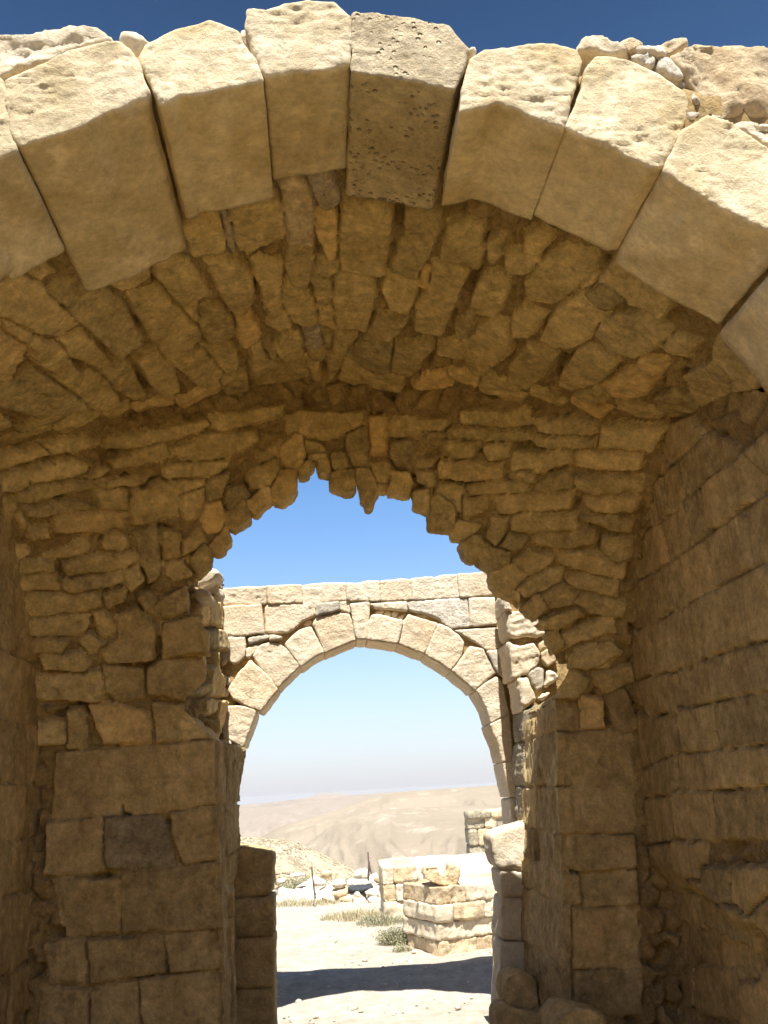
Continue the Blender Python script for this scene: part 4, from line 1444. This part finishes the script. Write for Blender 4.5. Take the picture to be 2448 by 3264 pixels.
ids = np.arange(len(gp)).reshape(gx.shape)
def gridq(ids): return np.stack([ids[:-1, :-1], ids[1:, :-1], ids[1:, 1:], ids[:-1, 1:]], -1).reshape(-1, 4)
tag(mesh_obj('ground', gp, gridq(ids), M_GROUND), kind='structure')
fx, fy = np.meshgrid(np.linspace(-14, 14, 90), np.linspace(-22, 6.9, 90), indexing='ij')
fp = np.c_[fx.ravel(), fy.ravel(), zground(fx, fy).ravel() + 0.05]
fp[:, 2] += 0.015 * fbm(fp * [1, 1, 0], 0.4, 4, 1610) + np.minimum(0.6 * np.maximum(0, -2.0 - fp[:, 1]), 6.0)   # unseen rise added behind the viewpoint to block low sky from the walls
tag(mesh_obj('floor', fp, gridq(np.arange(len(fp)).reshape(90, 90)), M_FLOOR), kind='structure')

def pebbles(n, box, size, seed, mat, name):
    rs = np.random.default_rng(seed)
    parts = []
    for k in range(n):
        x, y = rs.uniform(box[0], box[1]), rs.uniform(box[2], box[3])
        s = size * rs.lognormal(0, 0.55)
        V, f = rock((0, 0, 0), (s, s * rs.uniform(.7, 1.2), s * rs.uniform(.4, .8)), seed * 100 + k, n=1)
        zz = float(zground(np.array(x), np.array(y)))
        parts.append((V + [x, y, zz + s * 0.15], f, rs.uniform(-1, 1)))
    V, f, t = merge(parts)
    return tag(mesh_obj(name, V, f, mat, tint=t), kind='stuff')
tag(pebbles(1000, (-2.5, 2.6, 7.7, 16), 0.013, 3, M_WHITE, 'gravel'), 'scattered pale pebbles on the dusty path beyond the gate', 'gravel')
tag(pebbles(330, (-1.9, 1.3, 15.6, 20), 0.10, 4, M_WHITE, 'rubble'), 'low bank of bleached rubble along the far edge of the path', 'rubble')

# ------------------------------------------------------------------ block walls outside
def frame(C, ang):
    ex = np.array([math.cos(ang), math.sin(ang), 0]); ey = np.array([-math.sin(ang), math.cos(ang), 0])
    C = np.asarray(C, float)
    return lambda V: C + V[:, :1] * ex + V[:, 1:2] * ey + V[:, 2:3] * np.array([0, 0, 1.0])
def block_wall(name, label, C, ang, courses, dep, mats, seed, res=0.018, cat='wall', top=None):
    root = empty(name, tuple(C), label, cat)
    X_ = frame(C, ang)
    k = 0
    for (z0, z1, cuts, setb) in courses:
        for a, b in zip(cuts[:-1], cuts[1:]):
            v, f = poly_stone(rect(a + .0015, b - .0015, z0 + .001, z1 - .001), setb + RNG.uniform(-.012, .012), dep - setb, res=res, bevel=0.006, rough=0.012,
                              seed=seed + k, lump=0.024, chisel=0.010, xf=X_, jit=0.006)
            mesh_obj('wall_block', v, f, mats[k % len(mats)], tint=RNG.uniform(-.8, .8), parent=root)
            k += 1
    for (x0, x1, za, zb, y0_, d_) in (top or ()):
        v, f = poly_stone(rect(x0, x1, za, zb), y0_, d_, res=0.05, bevel=0.03, rough=0.03, seed=seed + 40, lump=0.02)
        mesh_obj('earth_fill', v, f, M_WHITE, parent=root)
    return root
CA = np.array([1.045, 9.6, -1.55])
block_wall('block_wall', 'low honey-coloured block wall with a squared corner, nearest on the right of the path', CA, R(20), [
    (-0.05, 0.14, [0.0, 0.42, 1.0, 1.9, 2.8], 0.02), (0.14, 0.30, [-0.01, 0.75, 1.6, 2.8], 0.0), (0.30, 0.46, [-0.015, 0.17, 0.52, 0.66, 1.3, 2.0, 2.8], -0.01),
    (0.46, 0.625, [0.0, 0.33, 0.72, 1.3, 2.0, 2.8], 0.0)], 0.78, (M_OCHRE, M_OCHRE, M_FAR, M_OCHRE, M_FAR), 1700,
    top=[(1.2, 4.3, -1.65, -0.955, 10.55, 2.2)])
CB = np.array([0.70, 12.5, -1.56])
block_wall('block_wall', 'second pale block wall with two courses, behind the nearest corner wall', CB, R(-1), [
    (-0.05, 0.22, [0.0, 0.25, 0.6, 1.2, 2.0], 0.02), (0.22, 0.42, [0.0, 0.16, 0.40, 0.8, 1.4, 2.0], 0.0), (0.42, 0.63, [0.0, 0.14, 0.42, 1.1, 2.0], 0.0)], 1.3, (M_FAR, M_OCHRE, M_WHITE), 1750,
    top=[(0.8, 3.8, -1.65, -0.95, 13.2, 1.1)])
p = pl(trace(16, "960,205 960,560"), 20)
block_wall('field_wall', 'distant rough rubble wall of small dark stones, two pale boulders sitting on it', (p[0, 0], 20, p[1, 1] - 0.3), R(-5), [
    (0, 0.42, [0, 0.3, .7, 1.0, 1.5, 2.2, 3.0], 0.02), (0.42, 0.75, [0, .2, .5, .9, 1.2, 1.8, 3.0], 0.0), (0.75, 1.1, [0, .35, .6, 1.1, 1.5, 2.0, 3.0], 0.0),
    (1.1, p[0, 1] - p[1, 1] + 0.3, [0, .5, 1.0, 1.6, 3.0], -0.03)], 1.2, (M_PITTED, M_FARW, M_PITTED, M_OCHRE), 1800, res=0.05)

loose(16, "495,785 505,735 530,704 640,702 668,775 700,792 728,800 762,760 770,690 800,672 888,700 892,800 850,890 720,908 600,872 530,835", 9.72, 0.3,
      'broken hollowed stone trough lying on top of the nearest corner wall', 1850, M_OCHRE, 'trough', None, 0.015, 0.008, 0.01).name = 'stone_trough'
loose(16, "385,850 400,790 424,748 436,800 442,862 410,868", 9.8, 0.06, 'small upright stone shard standing on the nearest corner wall', 1851).name = 'stone_shard'
loose(16, "1212,150 1215,112 1255,102 1300,106 1308,150 1302,190 1222,192", 20.3, 0.5, 'left of the two pale boulders sitting on the distant rubble wall', 1852, M_WHITE, 'boulder', 'boulders on the distant wall', 0.03, 0.03).name = 'boulder'
loose(16, "1310,150 1318,100 1350,88 1386,92 1395,140 1390,186 1312,190", 20.3, 0.5, 'right of the two pale boulders sitting on the distant rubble wall', 1853, M_WHITE, 'boulder', 'boulders on the distant wall', 0.03, 0.03).name = 'boulder'
loose(16, "1215,1620 1250,1590 1300,1600 1330,1650 1320,1700 1225,1690", 9.35, 0.15, 'small pale stone on the ground at the foot of the corner wall', 1854, M_WHITE).name = 'loose_stone'

STN = 'tumbled stones beside the path'
for k, (s, Y, lab, mt) in enumerate([
    ("1050,1112 1110,1086 1200,1096 1212,1140 1150,1170 1060,1166", 15.6, 'white flat stone balanced on top of the brown stacked stones by the path', M_WHITE),
    ("1058,1200 1130,1180 1220,1160 1247,1230 1180,1262 1100,1282 1062,1242", 15.6, 'brown wedge-shaped stone in the middle of the small stack by the path', M_OCHRE),
    ("1120,1282 1180,1265 1250,1252 1262,1320 1180,1328", 15.5, 'brown stone at the bottom of the small stack by the path', M_OCHRE),
    ("940,1262 1010,1255 1090,1270 1082,1300 1000,1304", 15.5, 'flat pale stone lying left of the small brown stack', M_WHITE),
    ("950,1002 1000,985 1050,992 1052,1050 1000,1062 960,1060", 17.5, 'brownish squarish stone on the crest of the rubble bank', M_OCHRE),
    ("850,1092 930,1070 1002,1112 980,1142 870,1148", 16.5, 'long white stone just right of the middle iron stake', M_WHITE),
    ("1290,1032 1330,982 1420,970 1472,1012 1440,1072 1300,1062", 17.0, 'largest white boulder beside the tall iron stake', M_WHITE),
    ("1210,1122 1250,1080 1400,1090 1412,1142 1310,1152 1220,1152", 16.2, 'wide white stone just above the dark plastic sheet', M_WHITE),
    ("1418,1112 1500,1086 1508,1110 1430,1138", 15.9, 'thin white slab at the right end of the dark plastic sheet', M_WHITE),
    ("1400,1222 1480,1180 1556,1230 1540,1268 1460,1268", 15.2, 'white block just below the dark plastic sheet', M_WHITE),
    ("1290,1232 1330,1210 1372,1262 1300,1254", 15.3, 'small pale stone left below the dark plastic sheet', M_FAR),
    ("1280,1312 1380,1272 1432,1302 1400,1362 1290,1372", 15.0, 'pale rounded boulder behind the dry grass by the path', M_FAR),
    ("1440,1302 1530,1270 1578,1322 1540,1352 1480,1342", 14.8, 'pale stone with a dark underside next to the second block wall', M_FAR),
    ("1512,1082 1560,1066 1596,1076 1600,1112 1520,1118", 16.5, 'dark brown stone beside the corner of the second block wall', M_GREY),
    ("1268,1272 1310,1262 1352,1290 1290,1314", 15.2, 'little tan stone right of the small brown stack', M_OCHRE),
    ("470,1082 560,1070 562,1110 480,1118", 17.0, 'flat pale stone right of the left door jamb top, far side of the path', M_WHITE),
    ("600,1040 720,1012 782,1030 650,1056", 17.5, 'long thin pale slab under the green shrub', M_WHITE),
    ("425,1160 470,1150 480,1172 430,1184", 16.0, 'small grey stone close to the left door jamb, at the path edge', M_GREY)]):
    loose(15, s, Y, 0.35, lab, 1900 + k, mt, 'stone', STN, 0.04, 0.03).name = 'tumbled_stone'
o = loose(15, "1240,1172 1310,1160 1400,1148 1490,1130 1492,1170 1430,1200 1380,1222 1250,1212", 15.5, 0.2, 'crumpled dark plastic sheet lying among the white stones', 1950, M_PLASTIC, 'plastic sheet', None, 0.06, 0.025)
o.name = 'plastic_sheet'

# ------------------------------------------------------------------ iron stakes
def rod(pts, r, n=7):
    V, f = [], []
    for k, p in enumerate(pts):
        for j in range(n):
            a = 2 * math.pi * j / n
            V.append([p[0] + r * math.cos(a), p[1] + r * math.sin(a), p[2]])
    for k in range(len(pts) - 1):
        for j in range(n):
            b = (j + 1) % n
            f.append([k * n + j, k * n + b, (k + 1) * n + b, (k + 1) * n + j])
    f.append([(len(pts) - 1) * n + j for j in range(n)])
    return np.array(V), f
def stake(lines, Y, label, ribbon=None, r=0.013):
    a = at([trace(15, lines[0])[0]], Y)[0]
    root = empty('iron_stake', tuple(a), label, 'stake')
    for l in lines:
        P_ = at(trace(15, l), Y)
        for i in range(1, len(P_)):
            P_[i, 1] += 0.02 * i
        v, f = rod(P_, r)
        mesh_obj('rod', v, f, M_RUST, parent=root)
    if ribbon:
        P_ = at(trace(15, ribbon), Y - 0.01)
        v, f = poly_stone(P_[:, [0, 2]], Y - 0.02, 0.015, res=0.02, bevel=0.003, rough=0.004, seed=5)
        mesh_obj('ribbon', v, f, M_PINK, parent=root)
stake(["878,1275 862,1150 840,938"], 15.0, 'thin iron stake leaning left at the middle of the path edge')
stake(["1442,1095 1448,960 1437,785", "1470,1020 1456,940 1447,880", "1436,1075 1440,990 1449,880"], 16.6, 'tall iron stake with splayed legs and a pink ribbon beside the largest white boulder', "1449,835 1475,818 1472,842 1452,850")
stake(["470,1165 455,1060 440,960"], 16.2, 'thin iron stake standing close beside the left door jamb')

# ------------------------------------------------------------------ plants
def blades(n, cx, cy, rx, ry, h, seed, mat, name, spread=0.5, w=0.006, leafy=0):
    rs = np.random.default_rng(seed)
    V, f = [], []
    for k in range(n):
        a, q = rs.uniform(0, 2 * math.pi), math.sqrt(rs.uniform())
        x, y = cx + rx * q * math.cos(a), cy + ry * q * math.sin(a)
        z = float(zground(np.array(x), np.array(y))) - 0.01
        hh = h * rs.uniform(0.4, 1.1) * (1 - 0.5 * q * q)
        d = np.array([math.cos(a), math.sin(a), 0]) * rs.uniform(0, spread) * q + rs.normal(0, .25, 3) * [1, 1, 0]
        t_ = rs.uniform(0, math.pi)
        s = np.array([math.cos(t_), math.sin(t_), 0]) * w
        p0 = np.array([x, y, z]); p1 = p0 + d * hh * .35 + [0, 0, hh * .6]; p2 = p0 + d * hh + [0, 0, hh * .95]
        b = len(V)
        V += [p0 - s, p0 + s, p1 + s * .7, p1 - s * .7, p2]
        f += [[b, b + 1, b + 2, b + 3], [b + 3, b + 2, b + 4]]
        for j in range(leafy):
            c = p0 + (p2 - p0) * rs.uniform(.25, 1) + rs.normal(0, .02, 3)
            u_, v_ = rs.normal(size=3), rs.normal(size=3)
            u_, v_ = unit(u_) * w * 3.0, unit(v_) * w * 1.6
            b = len(V)
            V += [c - u_, c + v_, c + u_, c - v_]
            f += [[b, b + 1, b + 2, b + 3]]
    return mesh_obj(name, np.array(V), f, mat, smooth=False)
def gx_at(tile, s, Y): return at(trace(tile, s), Y)[0]
def plant(o, label, cat): return tag(o, label, cat)
a = gx_at(16, "200,1370", 10.4)
plant(blades(700, a[0], 10.45, 0.14, 0.16, 0.20, 41, M_GREEN, 'desert_plant', 0.9, 0.004, 5), 'dusty green shrub growing against the left end of the nearest corner wall', 'shrub')
a = gx_at(16, "270,1540", 10.0)
plant(blades(120, a[0], 10.0, 0.09, 0.06, 0.10, 42, M_GREEN, 'desert_plant', 0.9, 0.003, 3), 'tiny green tuft at the foot of the nearest corner wall', 'shrub')  # a small tuft of leafy blades, not a shrub
a = gx_at(15, "770,990", 19.0)
plant(blades(500, a[0], 18.6, 0.7, 0.3, 0.38, 43, M_GREEN, 'desert_plant', 0.9, 0.008, 4), 'low spreading green shrub on the crest of the rubble bank', 'shrub')
plant(blades(1300, gx_at(15, "1330,1480", 13.2)[0], 13.0, 0.50, 0.42, 0.14, 44, M_GRASS, 'dry_grass', 0.9, 0.005), 'straw-coloured dry grass in front of the tumbled stones', 'grass')['kind'] = 'stuff'
plant(blades(500, gx_at(15, "1560,1480", 12.4)[0], 12.2, 0.3, 0.25, 0.15, 45, M_GREEN, 'green_grass', 0.9, 0.004, 1), 'greener grass beside the second block wall', 'grass')['kind'] = 'stuff'
plant(blades(700, gx_at(15, "740,1290", 15.3)[0], 15.4, 0.6, 0.35, 0.12, 46, M_GRASS, 'dry_grass', 0.9, 0.006), 'thin dry grass around the foot of the middle iron stake', 'grass')['kind'] = 'stuff'

# ------------------------------------------------------------------ hills
def hill(name, tile, s, D, df, lf, db, lb, amp, gully, mat, seed, nx=220, nt=90, pw=1.2, crest_amp=0.0):
    px = trace(tile, s)
    X_ = np.linspace(px[0, 0], px[-1, 0], nx)
    c = at(np.c_[X_, np.interp(X_, px[:, 0], px[:, 1])], D)
    t = np.concatenate([np.linspace(-1, 0, nt)[:-1], np.linspace(0, 1, nt // 3)])
    V = np.zeros((nx, len(t), 3))
    for j, tt in enumerate(t):
        if tt <= 0:
            y, z = tt * lf, -df * (-tt) ** pw
        else:
            y, z = tt * lb, -db * tt ** 1.3
        V[:, j] = c + np.array([0, y, z])
        V[:, j, 0] *= (D + y) / D
    V = V.reshape(-1, 3)
    tt = np.tile(t, nx)
    w_ = np.clip(np.abs(tt) * 3.0, crest_amp, 1)
    q_ = V / np.array([gully, gully * 2.2, gully * 2.5])
    V[:, 2] += w_ * amp * (ridged(q_ + 0.5 * np.stack([fbm(q_, 1.5, 2, seed + 9)] * 3, 1), 1.0, 5, seed) - 0.5)
    o = mesh_obj(name, V, gridq(np.arange(len(V)).reshape(nx, len(t))), mat)
    return tag(o, kind='structure')
M_SPUR = hill_mat('scrub_hillside', (0.34, 0.28, 0.18), (0.40, 0.34, 0.24), (0.46, 0.41, 0.31), 0.06, speck=0.85, speck_sc=1.3, dark=(0.15, 0.115, 0.06))
def scrub(n, hill_px, D, df, lf, pw, seed):
    rs = np.random.default_rng(seed)
    px = trace(15, hill_px)
    parts = []
    O = np.array([[1, 0, 0], [0, 1, 0], [-1, 0, 0], [0, -1, 0], [0, 0, 1], [0, 0, -.5]], float)
    Fo = [[0, 1, 4], [1, 2, 4], [2, 3, 4], [3, 0, 4]]
    for k in range(n):
        x = rs.uniform(px[1, 0], px[-3, 0])
        c = at([[x, np.interp(x, px[:, 0], px[:, 1])]], D)[0]
        t_ = rs.uniform(0, 0.75)
        y, z = -t_ * lf, -df * t_ ** pw
        p = c + np.array([0, y, z]); p[0] *= (D + y) / D
        if fbm(p[None], 5.0, 2, 77)[0] < -0.12: continue
        s_ = 0.12 * rs.lognormal(0, .4)
        parts.append((O * rs.uniform(.7, 1.3, (6, 3)) * s_ * [1, 1, .8] + p + [0, 0, SPUR_N(p) + s_ * .3], Fo, 0))
    V, f, t = merge(parts)
    return mesh_obj('scrub', V, f, M_SCRUB, smooth=False)
M_HILL = hill_mat('bare_desert_slope', (0.245, 0.203, 0.148), (0.285, 0.238, 0.177), (0.43, 0.37, 0.29), 0.012, strata=0.3, strata_z=0.06, dark=(0.2, 0.165, 0.12))
M_PLAT = hill_mat('banded_plateau', (0.27, 0.215, 0.165), (0.24, 0.195, 0.15), (0.32, 0.27, 0.21), 0.004, strata=0.8, strata_z=0.03, dark=(0.10, 0.085, 0.08))
M_PLAIN = hill_mat('desert_plain', (0.27, 0.215, 0.165), (0.24, 0.195, 0.15), (0.3, 0.25, 0.2), 0.0008)
SPUR = "-700,560 -300,600 60,622 250,628 380,640 500,652 600,665 700,690 850,750 1050,850 1200,920 1350,1005 1600,1150 2000,1400"
hill('near_spur', 15, SPUR, 120, 12, 70, 30, 60, 1.0, 9, M_SPUR, 2000)
def SPUR_N(p):
    q_ = (p / np.array([9, 19.8, 22.5]))[None]
    w_ = min(1.0, abs(p[1] - 120) / 70 * 3)
    return float(w_ * 1.0 * (ridged(q_ + 0.5 * np.stack([fbm(q_, 1.5, 2, 2009)] * 3, 1), 1.0, 5, 2000)[0] - 0.5))
tag(scrub(3800, SPUR, 120, 12, 70, 1.2, 31), 'small dry bushes dotted all over the near rounded hillside', 'scrub', kind='stuff')
hill('valley_hill', 15, "-200,900 100,730 330,612 450,542 600,482 800,432 1000,372 1150,322 1300,270 1450,215 1659,165 2080,125 2870,75 4200,10 6000,-60", 900, 120, 620, 200, 700, 38, 85, M_HILL, 2100, nx=360, nt=150)
hill('hill_shoulder', 15, "500,1100 700,760 860,640 1000,540 1150,450 1350,380 1659,330 2300,300 3600,260 5000,200", 620, 90, 400, 60, 200, 22, 60, M_HILL, 2150, nx=300, nt=120)
hill('plateau', 15, "-2500,330 -600,302 40,291 380,262 860,206 1100,190 1300,180 1659,150 2400,110 4000,40", 3600, 330, 2200, 200, 2000, 110, 300, M_PLAT, 2200, nx=300, nt=130)
hill('far_hill', 15, "300,300 500,255 820,205 900,166 1000,152 1100,158 1200,168 1330,185 1700,200", 9000, 200, 1500, 200, 1500, 20, 600, M_PLAIN, 2300, nx=80, nt=30)
xs = np.linspace(-14000, 14000, 90); ys = np.linspace(200, 14000, 90)
gx, gy = np.meshgrid(xs, ys, indexing='ij')
V = np.c_[gx.ravel(), gy.ravel(), np.full(gx.size, -150.0)]
V[:, 2] += np.interp(V[:, 1], [200, 3000, 9000, 14000], [-60, -140, 20, 60]) + 12 * fbm(V, 900, 4, 2400)
tag(mesh_obj('desert_plain', V, gridq(np.arange(len(V)).reshape(90, 90)), M_PLAIN), kind='structure')

# ------------------------------------------------------------------ haze
hz = bpy.data.materials.new('dusty_air')
hz.use_nodes = True
nt = hz.node_tree
nt.nodes.remove(nt.nodes['Principled BSDF'])
pv = nt.nodes.new('ShaderNodeVolumePrincipled')
pv.inputs['Color'].default_value = (0.90, 0.885, 0.855, 1)
pv.inputs['Density'].default_value = HAZE
pv.inputs['Anisotropy'].default_value = 0.06
nt.links.new(pv.outputs[0], nt.nodes['Material Output'].inputs['Volume'])
x0, x1, y0, y1, z0, z1 = -14100, 14100, -70, 14100, -420, 12
V = np.array([[x, y, z] for x in (x0, x1) for y in (y0, y1) for z in (z0, z1)], float)
f = [[0, 1, 3, 2], [4, 6, 7, 5], [0, 4, 5, 1], [2, 3, 7, 6], [0, 2, 6, 4], [1, 5, 7, 3]]
tag(mesh_obj('haze', V, f, hz, smooth=False), kind='stuff')
# ------------------------------------------------------------------ light, sky, camera
SUN_EL, SUN_AZ = R(66.5), R(1.5)     # azimuth: turned from straight behind the camera towards the right
w = bpy.data.worlds.new('World')
SC.world = w
w.use_nodes = True
nt = w.node_tree
bg = nt.nodes['Background']
sky = nt.nodes.new('ShaderNodeTexSky')
sky.sky_type = 'NISHITA'
sky.sun_disc = False
sky.sun_elevation = SUN_EL
sky.sun_rotation = math.pi - SUN_AZ
sky.altitude = 1300
sky.air_density = 1.0
sky.dust_density = 0.6
sky.ozone_density = 2.0
hs = nt.nodes.new('ShaderNodeHueSaturation')
hs.inputs['Saturation'].default_value = 1.16
nt.links.new(sky.outputs[0], hs.inputs['Color'])
tcw = nt.nodes.new('ShaderNodeTexCoord')
sx = nt.nodes.new('ShaderNodeSeparateXYZ')
nt.links.new(tcw.outputs['Generated'], sx.inputs[0])
def mrange(a, b, c, d):
    m = nt.nodes.new('ShaderNodeMapRange')
    for k_, v_ in zip(('From Min', 'From Max', 'To Min', 'To Max'), (a, b, c, d)):
        m.inputs[k_].default_value = v_
    nt.links.new(sx.outputs['Z'], m.inputs['Value'])
    return m.outputs[0]
gain = nt.nodes.new('ShaderNodeVectorMath'); gain.operation = 'SCALE'
nt.links.new(hs.outputs[0], gain.inputs[0])
nt.links.new(mrange(0.30, 0.72, 1.75, 0.72), gain.inputs['Scale'])
pw_ = nt.nodes.new('ShaderNodeMath'); pw_.operation = 'POWER'
nt.links.new(mrange(0.0, 0.36, 0.97, 0.0), pw_.inputs[0])
pw_.inputs[1].default_value = 2.1
mixw = nt.nodes.new('ShaderNodeMix'); mixw.data_type = 'RGBA'
nt.links.new(pw_.outputs[0], mixw.inputs[0])
nt.links.new(gain.outputs[0], mixw.inputs[6])
mixw.inputs[7].default_value = (5.5, 5.5, 6.2, 1)      # dusty air low over the desert
nt.links.new(mixw.outputs[2], bg.inputs[0])
bg.inputs[1].default_value = 0.055
sd = bpy.data.lights.new('sun', 'SUN')
sd.energy = 5.0
sd.angle = R(0.5)
sd.color = (1.0, 0.97, 0.925)
so = bpy.data.objects.new('sun', sd)
COL.objects.link(so)
so.location = (2, -10, 20)
dirv = Vector((math.sin(SUN_AZ) * math.cos(SUN_EL), -math.cos(SUN_AZ) * math.cos(SUN_EL), math.sin(SUN_EL)))
so.rotation_euler = dirv.to_track_quat('Z', 'Y').to_euler()

cam = bpy.data.cameras.new('camera')
cam.sensor_fit = 'VERTICAL'
cam.sensor_height = 24
cam.sensor_width = 18
cam.lens = 24 * F / 3264
cam.clip_start = 0.05
cam.clip_end = 60000
co = bpy.data.objects.new('camera', cam)
COL.objects.link(co)
co.matrix_world = Matrix([list(r) for r in CW]).to_4x4()
SC.camera = co

SC.view_settings.view_transform = 'Standard'
SC.view_settings.look = 'None'
SC.view_settings.exposure = 1.2
SC.view_settings.gamma = 1.0
SC.cycles.max_bounces = 7
SC.cycles.diffuse_bounces = 5
SC.cycles.volume_bounces = 0
SC.cycles.use_denoising = True
SC.cycles.use_adaptive_sampling = True
SC.cycles.adaptive_threshold = 0.02
